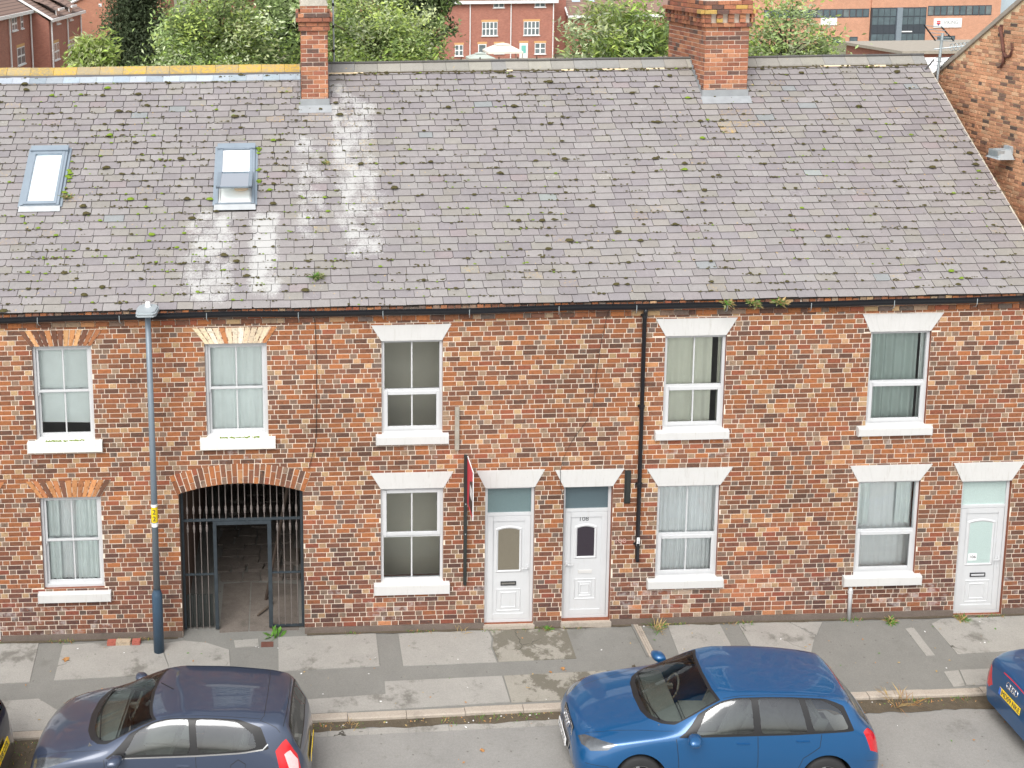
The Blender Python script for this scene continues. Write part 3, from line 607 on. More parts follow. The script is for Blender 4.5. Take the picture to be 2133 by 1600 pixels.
D2, l2 = door(2, 'd2', (.15, 1.15, 1.7), 'frost_dark', 'blank', -1, y=.1, fan='frost_slate'); text('108', .105, MATS['ink'], 'house_number', l2, (1.25, .119, 1.905), (pi/2, 0, 0), sx=1.15)
D3, l3 = door(3, 'd3', (.2, .94, 1.72), 'frost_pale', 'plain', 1, fan='frost_pale')
g = MB(); g.box(8.055, 8.205, .074, .08, .97, 1.1); pl = g.build('number_plaque', MATS['sign_white'], l3); text('106', .075, MATS['ink'], 'house_number', l3, (8.13, .073, 1.035), (pi/2, 0, 0), sx=1.1)
text('108', .11, MATS['ink_pale'], 'chalked_number', HOUSES[2], (1.86, -.011, 1.55), (pi/2, 0, 0), ext=.001, sx=1.3)

# ------------------------------------------------------------------ roofs
PAL_SL = [(5, (137, 132, 132)), (4, (140, 136, 135)), (2, (132, 127, 129)), (1.4, (138, 134, 129)), (.05, (134, 137, 138)), (.02, (140, 145, 143)), (.2, (139, 130, 131))]
LS = 5.72; GA = .1615; SW = .318
EDGE = (.3, .28, .25, 1)  # dark slate edges: grime and the shadow line under each course, painted in
def slate_shape(w, l, th=.012, chip=None):
    x = w/2; P = [(-x, 0), (x, 0), (x, l), (-x, l)]
    if chip == 'l': P = [(-x, .03), (-x+.035, 0), (x, 0), (x, l), (-x, l)]
    if chip == 'r': P = [(-x, 0), (x-.035, 0), (x, .03), (x, l), (-x, l)]
    n = len(P); v = [(a, b, th) for a, b in P]+[(a, b, -.004) for a, b in P]
    return v, [tuple(range(n))]+[(i, n+i, n+(i+1) % n, (i+1) % n) for i in range(n)]
_sl = {}
def slate_mesh(w, l, chip):
    k = (round(w, 2), round(l, 2), chip)
    if k not in _sl:
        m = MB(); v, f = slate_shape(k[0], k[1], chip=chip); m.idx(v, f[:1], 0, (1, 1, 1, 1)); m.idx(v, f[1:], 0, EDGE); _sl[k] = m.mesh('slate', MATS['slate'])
    return _sl[k]
VELUX = [(-8.555, -7.87, 2.30, 3.72), (-5.09, -4.395, 2.26, 3.70)]
CHL = (-3.51, -2.99, 3.80, 5.6); CHR = (4.40, 5.26, 3.87, 6.1)       # x0,x1,yfront,yback
def lichen(x, s):
    n = noise.noise(Vector((x*2.1, s*1.4, 2.2)))
    if -3.1 < x < -2.2 and 3.0 < s < 5.2 and RN.random() < .45: return 2.44
    if 4.6 < x < 5.35 and 3.75 < s < 4.4: return 2.0+RN.uniform(.38, .52)
    if -4.1 < x < -3.2 and 4.3 < s < 5.2 and RN.random() < .35: return 2.0+RN.uniform(.36, .5)
    if s > 5.2 and RN.random() < .15: return 2.0+RN.uniform(.2, .45)
    if RN.random() < .05: return RN.uniform(.36, .46)
    if RN.random() < .02: return 2.45
    return RN.uniform(.1, .36)
ROOFS = []
ALLS = []; row = 0; s = 0.
while s < LS+.05:
    x = HB[0]-(SW/2 if row % 2 else 0)+RN.uniform(-.03, .03)
    while x < HB[4]:
        w_ = SW+RN.choice((0, 0, 0, -.02, .02, -.05, .04)); a, b = max(x, HB[0]), min(x+w_-.011, HB[4]-.001); x += w_
        if b-a < .02: continue
        for v in VELUX:
            if v[2]-.1 < s+.08 < v[3]-.0:
                if a < v[0]-.04 < b: b = v[0]-.04
                elif a < v[1]+.04 < b: a = v[1]+.04
                elif v[0]-.04 <= a and b <= v[1]+.04: b = a
        if b-a > .02: ALLS.append((a, b, s))
    s += GA; row += 1
for i in range(4):
    u0, u1 = HB[i], HB[i+1]; H = HOUSES[i]; g = MB(); n = int((u1-u0)/.4); m = 16
    for a in range(n):
        for b in range(m):
            xa, xb = u0+(u1-u0)*a/n, u0+(u1-u0)*(a+1)/n; sa, sb = 5.95*b/m, 5.95*(b+1)/m
            g.face([roof_pt(xa, sa, -.02), roof_pt(xb, sa, -.02), roof_pt(xb, sb, -.02), roof_pt(xa, sb, -.02)])
    ry, rz_ = roof_pt(0, 5.95, -.02)[1:]
    g.face([(u0, ry, rz_), (u1, ry, rz_), (u1, 9.5, EZ), (u0, 9.5, EZ)]); roof = g.build('roof', MATS['felt'], H, recalc=False); ROOFS.append(roof)
    S = [q for q in ALLS if u0 <= (q[0]+q[1])/2 < u1]
    S.sort(key=lambda q: q[2]-.15*min(1, (q[1]-q[0])/.3)); rest = MB()
    for k, (a, b, s_) in enumerate(S):
        mx = (a+b)/2; sj = s_+RN.uniform(-.006, .006)+.012*noise.noise(Vector((mx*.7, s_*.9, 9))); L_ = GA+.035
        w_ = b-a; chip = RN.choice((None, None, None, None, None, 'l', 'r')); p0 = roof_pt(mx, sj, .015+RN.uniform(0, .007)); p1 = roof_pt(mx, sj+L_, .0)
        px_ = roof_pt(mx+.1, sj, 0)-roof_pt(mx-.1, sj, 0)
        X = px_.normalized(); Y = (p1-p0).normalized(); Z = X.cross(Y).normalized(); X = Y.cross(Z); rr = RN.uniform(-.012, .012); X, Y = X*math.cos(rr)+Y*math.sin(rr), Y*math.cos(rr)-X*math.sin(rr)
        M = Matrix(((X.x, Y.x, Z.x, p0.x), (X.y, Y.y, Z.y, p0.y), (X.z, Y.z, Z.z, p0.z), (0, 0, 0, 1))); col = pick(PAL_SL, .055); al = lichen(mx, sj)
        if k < 300:
            o = bpy.data.objects.new('slate', slate_mesh(w_, L_, chip)); o.matrix_world = M; o.color = (*col, al); link(o, roof)
        else:
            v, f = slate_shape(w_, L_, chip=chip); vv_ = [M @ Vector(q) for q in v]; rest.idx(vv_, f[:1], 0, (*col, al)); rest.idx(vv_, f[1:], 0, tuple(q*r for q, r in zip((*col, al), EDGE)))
    tag(rest.build('slating', MATS['slate'], roof, recalc=False), kind='stuff')
    # ridge tiles
    x = u0; bed = MB(); RS = 5.74
    while x < u1-.05:
        L_ = .46; b = min(x+L_-.006, u1); st_ = RS if i else RS+.03; lift = .055+RN.uniform(0, .006)
        A = [roof_pt(x, st_, lift), roof_pt(b, st_, lift)]; B = [roof_pt(x, 5.95, lift+.012), roof_pt(b, 5.95, lift+.012)]
        C = [B[0]+Vector((0, .17, -.13)), B[1]+Vector((0, .17, -.13))]; dn_ = Vector((0, -.01, -.03))
        g = MB(); c_ = (1, 1, 1, 1)
        g.face([A[0], A[1], B[1], B[0]], c=c_); g.face([B[0], B[1], C[1], C[0]], c=c_); g.face([A[0]+dn_, A[1]+dn_, A[1], A[0]], c=c_); g.face([A[0]+dn_, A[0], B[0], C[0]], c=c_); g.face([A[1], A[1]+dn_, C[1], B[1]], c=c_)
        if i: g.tube([B[0]+Vector((0, 0, .012)), B[1]+Vector((0, 0, .012))], .026, 8, 0, (.4, .4, .42, 1))
        o = g.build('ridge_tile', MATS['slate'], roof, recalc=False)
        o.color = (*pick([(2, (144, 141, 134)), (1, (150, 147, 138)), (1, (138, 137, 134))], .06), 2.+RN.uniform(.2, .36)) if i else (*pick([(1, (150, 138, 112))]), 2+RN.uniform(.46, .6))
        x += L_
    nb = int((u1-u0)/.12)
    for k in range(nb):
        a, b = u0+(u1-u0)*k/nb, u0+(u1-u0)*(k+1)/nb; t = .035+.02*noise.noise(Vector((a*2, 0, 3)))
        bed.face([roof_pt(a, RS-t-.02, .034), roof_pt(b, RS-t-.02, .034), roof_pt(b, RS+.03, .042), roof_pt(a, RS+.03, .042)], 0 if noise.noise(Vector((a*1.3, 8, i))) > -.1 or i == 0 else 1)
    bed.build('ridge_bedding', [MATS['soil'], MATS['mortar_buff']] if i else [MATS['ridge_dark'], MATS['ridge_dark']], roof, recalc=False)
    if i == 0:   # newer blue-grey slates under the left ridge
        x = u0
        while x < u1-.2:
            g = MB(); b = min(x+.325, -3.51); g.face([roof_pt(x, 5.52, .04), roof_pt(b, 5.52, .04), roof_pt(b, 5.72, .034), roof_pt(x, 5.72, .034)], c=(1, 1, 1, 1)); g.face([roof_pt(x, 5.52, .01), roof_pt(b, 5.52, .01), roof_pt(b, 5.52, .04), roof_pt(x, 5.52, .04)], c=(1, 1, 1, 1))
            o = g.build('slate', MATS['slate'], roof, recalc=False); o.color = (*pick([(1, (150, 162, 172)), (1, (160, 168, 176))]), .2); x += .33
# verge mortar at the right-hand end
g = MB()
for k in range(30):
    a, b = 5.9*k/30, 5.9*(k+1)/30; g.face([roof_pt(9.185, a, .018), roof_pt(9.225, a, .012), roof_pt(9.225, b, .012), roof_pt(9.185, b, .018)]); g.face([roof_pt(9.225, a, .012), roof_pt(9.225, a, -.08), roof_pt(9.225, b, -.08), roof_pt(9.225, b, .012)])
g.build('verge', MATS['flaunching'], ROOFS[3], recalc=False)

# ------------------------------------------------------------------ roof windows
def velux(v, lab_open):
    x0, x1, s0, s1 = v; V = empty('roof_window', parent=HOUSES[0]); Rm = lambda x, s, h: tuple(Vector((x, -.05+s*CT-h*ST, EZ+s*ST+h*CT)))
    def bx(name, a, b, c, d, h0, h1, mat, par=V, bev=.004):
        g = MB(); vs = [Rm(x, s, h) for x in (a, b) for s in (c, d) for h in (h0, h1)]; g.idx(vs, [(0, 1, 3, 2), (4, 6, 7, 5), (0, 4, 5, 1), (2, 3, 7, 6), (0, 2, 6, 4), (1, 5, 7, 3)]); return g.build(name, MATS[mat], par, bevel=bev)
    g = MB(); vs = [Rm(x0-.03, s0-.11, .022), Rm(x1+.03, s0-.11, .022), Rm(x1+.02, s0, .05), Rm(x0-.02, s0, .05)]; g.face(vs); g.build('flashing_apron', MATS['lead'], V)
    bx('flashing', x0-.05, x0, s0, s1+.02, -.03, .03, 'zinc'); bx('flashing', x1, x1+.05, s0, s1+.02, -.03, .03, 'zinc'); bx('hood', x0-.005, x1+.005, s1-.11, s1+.02, .0, .115, 'zinc')
    bx('frame', x0, x0+.05, s0, s1-.1, -.04, .075, 'zinc'); bx('frame', x1-.05, x1, s0, s1-.1, -.04, .075, 'zinc'); bx('frame', x0+.05, x1-.05, s0, s0+.035, -.04, .06, 'zinc')
    if not lab_open:
        for a, b, c, d in ((x0+.045, x0+.1, s0+.02, s1-.11), (x1-.1, x1-.045, s0+.02, s1-.11), (x0+.1, x1-.1, s0+.02, s0+.09), (x0+.1, x1-.1, s1-.17, s1-.11)): bx('sash', a, b, c, d, .03, .088, 'zinc')
        g = MB(); g.face([Rm(x0+.1, s0+.09, .07), Rm(x1-.1, s0+.09, .07), Rm(x1-.1, s1-.17, .07), Rm(x0+.1, s1-.17, .07)]); g.build('pane', MATS['glass'], V, recalc=False)
        g = MB(); g.face([Rm(x0+.06, s0+.05, .035), Rm(x1-.06, s0+.05, .035), Rm(x1-.06, s1-.12, .035), Rm(x0+.06, s1-.12, .035)]); g.build('blind', MATS['blind'], V, recalc=False)
    else:
        sm = s0+(s1-s0)*.52                     # centre-pivot sash swung out: lower half up, upper half in
        bx('sash', x0+.045, x0+.1, sm, s1-.1, .03, .085, 'zinc'); bx('sash', x1-.1, x1-.045, sm, s1-.1, .03, .085, 'zinc')
        g = MB(); g.face([Rm(x0+.1, sm-.02, .06), Rm(x1-.1, sm-.02, .06), Rm(x1-.1, s1-.12, .06), Rm(x0+.1, s1-.12, .06)]); g.build('blind', MATS['blind'], V, recalc=False)
        an = math.radians(24); Q = lambda x, t, h: Rm(x, sm-t*math.cos(an)-h*math.sin(an), .085+t*math.sin(an)+h*math.cos(an)); Lq = s1*.5-s0*.5-.02
        for nm, a, b, t0, t1 in (('sash', x0+.03, x0+.1, 0, Lq), ('sash', x1-.1, x1-.03, 0, Lq), ('sash', x0+.03, x1-.03, Lq-.05, Lq), ('sash', x0+.1, x1-.1, 0, .03)):
            g = MB(); vs = [Q(x, t, h) for x in (a, b) for t in (t0, t1) for h in (-.045, .03)]; g.idx(vs, [(0, 1, 3, 2), (4, 6, 7, 5), (0, 4, 5, 1), (2, 3, 7, 6), (0, 2, 6, 4), (1, 5, 7, 3)]); g.build(nm, MATS['zinc'], V, bevel=.004)
        g = MB(); g.face([Q(x0+.1, .03, .01), Q(x1-.1, .03, .01), Q(x1-.1, Lq-.05, .01), Q(x0+.1, Lq-.05, .01)]); g.build('pane', MATS['glass'], V, recalc=False)
        g = MB(); g.face([Q(x0+.1, .03, -.02), Q(x1-.1, .03, -.02), Q(x1-.1, Lq-.05, -.02), Q(x0+.1, Lq-.05, -.02)]); g.build('blind', MATS['curtain_mint'], V, recalc=False)
        for a, b, c, d in ((x0+.05, x0+.085, s0+.03, sm), (x1-.085, x1-.05, s0+.03, sm), (x0+.085, x1-.085, s0+.03, s0+.06)): bx('liner', a, b, c, d, -.03, .045, 'upvc')
        g = MB(); g.face([Rm(x0+.05, s0+.03, .012), Rm(x1-.05, s0+.03, .012), Rm(x1-.05, sm+.05, .012), Rm(x0+.05, sm+.05, .012)]); g.build('room_ceiling', MATS['curtain_mint'], V, recalc=False)
        g = MB(); c = Vector(Rm(x1-.24, s0+.4, .06)); g.lathe([(0, 0), (.1, -.01), (.13, -.03), (.12, -.05), (0, -.06)], c, 16); g.build('ceiling_lamp', MATS['beige'], V, smooth=True)
velux(VELUX[0], False); velux(VELUX[1], True)

# ------------------------------------------------------------------ chimneys
def chimney(H, bx, levels, hz0, course=.086, mat='brick', pal=PAL_CH):
    """levels: list of (z_top, offset) of corbels going up"""
    x0, x1, y0, y1 = bx; g = MB(); z = hz0; top = levels[-1][0]
    g.box(x0+.006, x1-.006, y0+.006, y1-.006, hz0-.6, top-.002); C = g.build('chimney', MATS['mortar'], H)
    k = 0; z = hz0
    while z < top-.02:
        off, gap = next(((o, gp) for zt, o, gp in levels if z < zt-.03)); zt = z+course-JT
        for face in ('f', 'l', 'r', 'b'):
            if face in 'fb': a, b = x0-off, x1+off
            else: a, b = y0-off, y1+off
            if face in 'lr': a += 0.0
            u = a; br = []; j = 0
            if gap:
                while u < b-.02: w_ = min(.112, b-u); br.append([u, u+w_, z, zt, pick(pal)]); u += .226
            else:
                if k % 2: br.append([u, u+.108, z, zt, pick(pal)]); u += .118
                while u < b-.02:
                    w_ = .223 if (face in 'fb' or RN.random() < .75) else .108
                    if b-u-w_ < .06: w_ = b-u
                    br.append([u, min(u+w_, b), z, zt, pick(pal)]); u += w_+JT
            rz = {'f': 0, 'b': pi, 'l': -pi/2, 'r': pi/2}[face]
            pl_ = {'f': lambda a, b: (0, (a, y0-off+.012, b)), 'b': lambda a, b: (pi, (a, y1+off-.012, b)), 'l': lambda a, b: (-pi/2, (x0-off+.012, a, b)), 'r': lambda a, b: (pi/2, (x1+off-.012, a, b))}[face]
            for q in br:
                q[1] = max(q[1], q[0]+.03)
            hid = face in 'b'
            visible = {'f': True, 'l': x0 > -3.6, 'r': False, 'b': False}[face] or (face == 'l')
            lay(br, C, mat, pl_, cap=999 if (visible and not hid) else 0, depth=.014+(off if off > 0 else 0), effl=lambda u, v: RN.uniform(.1, .45))
        z += course; k += 1
    return C
c1 = chimney(HOUSES[1], CHL, [(10.2, 0., 0), (10.29, .02, 0), (10.47, .045, 0), (10.66, .0, 0)], 8.45)
c2 = chimney(HOUSES[2], CHR, [(10.16, 0., 0), (10.25, .025, 0), (10.34, .04, 1), (10.43, .065, 0), (10.61, .02, 0)], 8.5)
g = MB(); g.prism([(CHL[0]-.005, 10.655), (CHL[1]+.005, 10.655), (CHL[1]-.03, 10.75), (CHL[1]-.12, 10.83), (CHL[0]+.12, 10.83), (CHL[0]+.03, 10.75)], CHL[2]-.01, CHL[3]+.01, 'y'); g.build('capping', MATS['flaunching'], c1, bevel=.01)
g = MB(); n = 10
def fl(a, b): return 10.605+.075*math.sin(pi*a)**.5*math.sin(pi*b)**.5+.03*noise.noise(Vector((a*7, b*9, 0)))
for a in range(n):
    for b in range(n):
        P = lambda i, j: (CHR[0]+.02+(CHR[1]-CHR[0]-.04)*i/n, CHR[2]+.02+(CHR[3]-CHR[2]-.04)*j/n, fl(i/n, j/n)); g.face([P(a, b), P(a+1, b), P(a+1, b+1), P(a, b+1)])
g.build('flaunching', MATS['flaunching'], c2)
for o_ in c2.children:
    if o_.name.startswith('brick') and o_.type == 'MESH' and o_.location.z > 10.24 and RN.random() < .25 and o_.location.y < 4.2: o_.color = (*lin(190, 158, 88), .2)
for q in range(3): g = MB(); g.lathe([(.0, 0), (.15, 0), (.13, .1), (.12, .45), (.14, .47), (.14, .52), (.1, .52), (.1, .3)], ((CHR[0]+CHR[1])/2, CHR[2]+.6+.55*q, 10.63), 18); g.build('chimney_pot', MATS['ridge_clay'], c2, smooth=True)
for C, b in ((c1, CHL), (c2, CHR)):     # lead flashings
    zf = EZ+(b[2]+.05)*math.tan(TH); g = MB(); g.box(b[0]-.02, b[1]+.02, b[2]-.028, b[2]-.02, zf-.02, zf+.15)
    g.face([(b[0]-.06, b[2]-.024, zf+.02), (b[1]+.06, b[2]-.024, zf+.02), (b[1]+.06, b[2]-.18, zf-.105), (b[0]-.06, b[2]-.18, zf-.105)]); g.build('lead_apron', MATS['lead'], C)
    for xx, sg in ((b[0], -1), (b[1], 1)):
        g = MB(); k = 0
        yy = b[2]-.02
        while yy < 4.65: z_ = EZ+(yy+.05)*math.tan(TH); g.box(min(xx+sg*.018, xx+sg*.026), max(xx+sg*.018, xx+sg*.026), yy, yy+.125, z_, z_+.16); yy += .118
        g.build('stepped_flashing', MATS['lead'], C)

# ------------------------------------------------------------------ passage and gate
H0 = HOUSES[0]
g = MB(); zt = 2.95
for xx in (AX0-.0, AX1+.0): g.face([(xx, .26, GZ-.02), (xx, 9.3, GZ-.02), (xx, 9.3, zt), (xx, .26, zt)], 0)
for xx in (AX0, AX1): g.face([(xx, -.002, GZ-.02), (xx, .26, GZ-.02), (xx, .26, ASP+.01), (xx, -.002, ASP+.01)], 0)
g.face([(AX0, .26, zt), (AX1, .26, zt), (AX1, 9.3, zt), (AX0, 9.3, zt)], 1); g.face([(AX0, 7.2, GZ), (AX1, 7.2, GZ), (AX1, 7.2, zt), (AX0, 7.2, zt)], 1)
g.face([(AX0-.4, .262, ASP-.05), (AX1+.4, .262, ASP-.05), (AX1+.4, .262, 3.2), (AX0-.4, .262, 3.2)] if False else [(AX0, .3, 2.78), (AX1, .3, 2.78), (AX1, .3, zt), (AX0, .3, zt)], 1)
g.build('passage_lining', [MATS['passage_board'], MATS['wood_dark']], H0, recalc=False)
rr = random.Random(5)
yy = 1.75
while yy < 5.6:            # worn stone setts of the passage floor
    xx = AX0+.5+rr.uniform(-.1, .1); dpt = rr.uniform(.2, .34)
    while xx < AX1-.1:
        w_ = rr.uniform(.22, .5); jx = lambda: rr.uniform(-.02, .02)
        if xx+w_ < AX1: g = MB(); g.prism([(xx+jx(), yy+jx()), (xx+w_-.05+jx(), yy+jx()), (xx+w_-.05+jx(), yy+dpt-.05+jx()), (xx+jx(), yy+dpt-.05+jx())], GZ-.05, GZ+.02+rr.random()*.07, 'z'); g.build('paving_stone', MATS['passage_stone'], pave, bevel=.012)
        xx += w_
    yy += dpt
g = MB(); g.prism([(AX0+.62, .1), (AX0+1.12, .12), (AX0+1.1, 1.72), (AX0+.6, 1.66)], GZ-.02, GZ+.006, 'z'); g.prism([(AX0+1.14, .12), (AX1-.1, .12), (AX1-.12, 1.6), (AX0+1.12, 1.7)], GZ-.02, GZ+.002, 'z'); g.build('passage_slab', MATS['passage_stone'], pave)
Gt = tag(empty('iron_gate', (ACX, .2, GZ)), 'dark iron gate screen of slim bars with an open doorway under the brick arch', 'gate')
def gb(name, a, b, c, d, y0=.18, y1=.22, mat='ironwork'):
    g = MB(); g.box(a-ACX, b-ACX, y0-.2, y1-.2, c-GZ, d-GZ); return g.build(name, MATS[mat], Gt, bevel=.004)
gb('frame', AX0+.005, AX0+.05, 0, ASP-.01); gb('frame', AX1-.05, AX1-.005, 0, ASP-.01)
gb('rail', AX0+.05, AX1-.05, 2.0, 2.04); gb('rail', AX0+.05, -5.165, 1.005, 1.035); gb('rail', -4.16, AX1-.05, 1.005, 1.035)
gb('door_post', -5.165, -5.105, 0, 2.0, .165, .235); gb('door_post', -4.23, -4.16, 0, 2.0, .165, .235); gb('lintel_bar', -5.105, -4.23, 1.93, 1.998, .17, .23); gb('rail', -4.16, AX1-.05, .0, .035)
n = 18
for k in range(n):
    xb = AX0+.06+(AX1-AX0-.12)*(k+.5)/n; zt_ = intrados(xb)-.01
    def bar(z0, z1, collars):
        g = MB(); g.tube([(xb-ACX, 0, z0-GZ), (xb-ACX, 0, z1-GZ)], .0085, 6)
        for cz in collars: g.lathe([(.009, -.075), (.017, -.06), (.017, -.03), (.021, -.015), (.021, .015), (.017, .03), (.017, .06), (.009, .075)], (xb-ACX, 0, cz-GZ), 8)
        g.build('bar', MATS['bar_iron'], Gt)
    bar(2.04, zt_, (2.2,)+((zt_-.06,) if 5 < k < 13 else ()))
    if xb < -5.19 or xb > -4.12: bar(.0, 2.0, (1.86,))
for k in range(4):       # timber boards of the closed lower leaf
    gb('board', AX0+.06+.115*k, AX0+.165+.115*k, .02, .62, .235, .25, 'wood_black')
g = MB(); g.tube([(.35-0, .9, .0), (.8, .35, 2.5)], .03, 6); g.build('prop', MATS['wood_dark'], Gt)
sb = MB(); sb.tube([(-4.45, .55, .0), (-4.25, .8, .03), (-4.18, .95, .08)], .018, 6); tag(sb.build('dead_branch', MATS['bark']), 'short dead branch lying on the passage floor behind the gate', 'branch')

# ------------------------------------------------------------------ gutter and downpipe
Gu = tag(empty('rain_gutter', (0, -.1, 5.76)), 'long black plastic gutter under the slates with a black downpipe', 'gutter'); Gu.location = (0, 0, 0)
def sag(x): return 5.772+.012*math.sin(x*.9)+.006*math.sin(x*2.3)
g = MB(); xs_ = [HB[0]+(9.32-HB[0])*k/80 for k in range(81)]; pr = [(-.058, .03), (-.056, 0), (-.042, -.035), (-.015, -.055), (.015, -.055), (.042, -.035), (.05, .03)]
for a, b in zip(xs_, xs_[1:]):
    for (p, q), (r, s) in zip(pr, pr[1:]):
        g.face([(a, -.105+p, sag(a)+q), (b, -.105+p, sag(b)+q), (b, -.105+r, sag(b)+s), (a, -.105+r, sag(a)+s)])
        g.face([(a, -.105+p*.93, sag(a)+q+.003), (b, -.105+p*.93, sag(b)+q+.003), (b, -.105+r*.93, sag(b)+s+.003), (a, -.105+r*.93, sag(a)+s+.003)])
g.build('trough', MATS['black_plastic'], Gu, smooth=False, recalc=False)
for xb in [-9.4+k*1.43 for k in range(14)]:
    xb += RN.uniform(-.08, .08); g = MB(); g.tube([(xb, -.168, sag(xb)+.04), (xb, -.168, sag(xb)-.05), (xb+.01, -.13, sag(xb)-.1), (xb+.02, -.03, sag(xb)-.14)], .007, 5); g.build('bracket', MATS['galv'], Gu)
g = MB(); g.tube([(2.15, -.105, 5.73), (2.15, -.09, 5.66), (2.148, -.055, 5.6), (2.15, -.05, 1.24), (2.155, -.075, 1.19)], .036, 12); dp = g.build('downpipe', MATS['black_plastic'], Gu, smooth=True)
for z in (5.6, 4.0, 2.6, 1.5): g = MB(); g.lathe([(.037, -.04), (.045, -.035), (.045, .035), (.037, .04)], (2.149, -.052, z), 12); g.box(2.09, 2.21, -.02, -.008, z-.02, z+.02); g.build('pipe_clip', MATS['black_plastic'], dp)
g = MB(); g.box(2.125, 2.175, -.091, -.0885, 1.5, 1.65); g.build('sticker', MATS['sign_white'], dp); text('S', .06, MATS['ink'], 'sticker_letter', dp, (2.15, -.092, 1.57), (pi/2, 0, 0))
Wp = tag(empty('waste_pipe', (5.94, 0, 0)), 'short white waste pipe at the wall foot below a white sill', 'pipe'); g = MB(); g.tube([(0, -.02, .58), (0, -.03, .52), (0, -.035, -.02)], .034, 12); g.build('pipe', MATS['upvc'], Wp, smooth=True); g = MB(); g.lathe([(.036, -.03), (.043, -.03), (.043, .03), (.036, .03)], (0, -.028, .5), 12); g.build('collar', MATS['upvc'], Wp)
# cables on the wall
def cable(pts, label, r=.004): g = MB(); g.tube(pts, r, 5); tag(g.build('cable', MATS['cable']), label, 'cable')
cable([(1.6, -.12, 5.9), (1.52, -.03, 5.6), (1.43, -.02, 5.1), (1.37, -.02, 4.6), (1.33, -.02, 4.0), (1.22, -.02, 3.75), (.98, -.02, 3.4), (.84, -.02, 3.1), (.79, -.03, 2.88), (.8, -.03, 2.6), (.865, -.01, 2.3), (.866, .0, .6)], 'black cable running down the brick wall to the door numbered 108')
cable([(-3.45, -.1, 5.88), (-3.36, -.02, 5.6), (-3.34, -.018, 4.9), (-3.355, -.018, 4.0), (-3.37, -.018, 3.5), (-3.5, -.018, 3.0)], 'thin dark cable running down the brick wall right of the passage arch', .005)
g = MB(); g.box(-1.02, -.945, -.045, -.0, 3.29, 4.055); bt = tag(g.build('wall_batten', MATS['wood_grey'], bevel=.004), 'short upright weathered grey timber batten fixed to the brick wall', 'batten')
for z in (3.4, 3.65, 3.9): g = MB(); g.lathe([(0, -.049), (.008, -.049), (.008, -.044)], (-.98, 0, z), 8, axis='y'); g.build('bolt', MATS['galv'], bt)
g = MB(); g.box(1.905, 2.01, -.03, 0, 2.245, 2.845); g.box(1.925, 1.99, -.05, -.03, 2.27, 2.82); tag(g.build('wall_board', MATS['wood_black'], bevel=.006), 'black peeling board fixed to the brickwork beside the downpipe', 'board')

# ------------------------------------------------------------------ estate sign
Sg = tag(empty('estate_sign', (-.83, -.06, .84)), 'red and black estate agent board on a black post fixed edge-on to the wall', 'sign')
def sp(n, v, m, **k): g = MB(); g.box(*v); return g.build(n, MATS[m], Sg, **k)
sp('post', (-.032, .02, -.03, .035, 0, 2.37), 'wood_black', bevel=.004)
bw = .62
sp('board', (.018, .024, -.035-bw, -.035, 1.52, 2.36), 'sign_red')
g = MB(); g.prism([(-.04-.3*bw, 1.6), (-.03-bw, 1.6), (-.03-bw, 2.2), (-.04-.45*bw, 2.05)], .0155, .0179, 'x'); g.build('black_panel', MATS['sign_black'], Sg)
for v in ((.0135, .0285, -.04-bw, -.03-bw, 1.52, 2.36), (.0135, .0285, -.04-bw, -.035, 2.355, 2.37)): sp('board_edge', v, 'sign_white')
for k in range(5): sp('lettering', (.0138, .0154, -.0-bw*.92+k*.045, .03-bw*.92+k*.045, 1.82, 2.02), 'sign_white')
for z in (1.5, .95): g = MB(); g.lathe([(0, -.034), (.012, -.034), (.012, -.028)], (-.006, 0, z), 8, axis='y'); g.build('bolt', MATS['galv'], Sg)

# ------------------------------------------------------------------ street lamp
La = tag(empty('street_lamp', (-6.085, -.4, GZ)), 'tall blue-grey street lamp post with flat lantern in front of the brick wall', 'street lamp')
g = MB(); g.lathe([(.0, -.02), (.088, 0), (.088, 1.04), (.084, 1.06), (.06, 1.13), (.06, 1.15)], n=24); g.build('base_sleeve', MATS['lamp_base'], La, smooth=True)
g = MB(); g.tube([(0, 0, 1.1), (.015, -.01, 3.5), (.02, -.03, 6.0)], [.056, .051, .046], 18); g.build('pole', MATS['lamp_grey'], La, smooth=True)
g = MB(); pl_ = [(-.115, -.3), (.115, -.3), (.15, -.25), (.165, .03), (.15, .12), (.09, .17), (-.09, .17), (-.15, .12), (-.165, .03), (-.15, -.25)]
g.prism([(a+.02, b) for a, b in pl_], 5.98, 6.03, 'z'); g.prism([(a*.86+.02, b*.86) for a, b in pl_], 6.03, 6.055, 'z'); la = g.build('lantern', MATS['lantern'], La, bevel=.012)
g = MB(); g.box(-.1, .14, -.27, -.05, 5.972, 5.982); g.build('lamp_glass', MATS['glass_dark'], la)
g = MB(); g.lathe([(.0, .075), (.036, .075), (.04, .06), (.04, .015), (.05, .0)], (.02, .04, 6.055), 16); g.build('photocell', MATS['sign_white'], La, smooth=True)
g = MB(); g.lathe([(.0545, 2.36), (.0548, 2.365), (.0548, 2.62), (.0545, 2.625)], (.008, -.008, 0), n=20); st_ = g.build('number_sticker', MATS['sticker_yellow'], La, smooth=True)
g = MB(); g.lathe([(.0552, 2.63), (.0552, 2.68)], (.008, -.008, 0), n=20); g.lathe([(.0552, 2.28), (.0552, 2.35)], (.008, -.008, 0), n=20); g.build('sticker', MATS['sign_white'], La)
text('2\n2', .12, MATS['ink'], 'number', st_, (.008, -.067, 2.49), (pi/2, 0, 0))

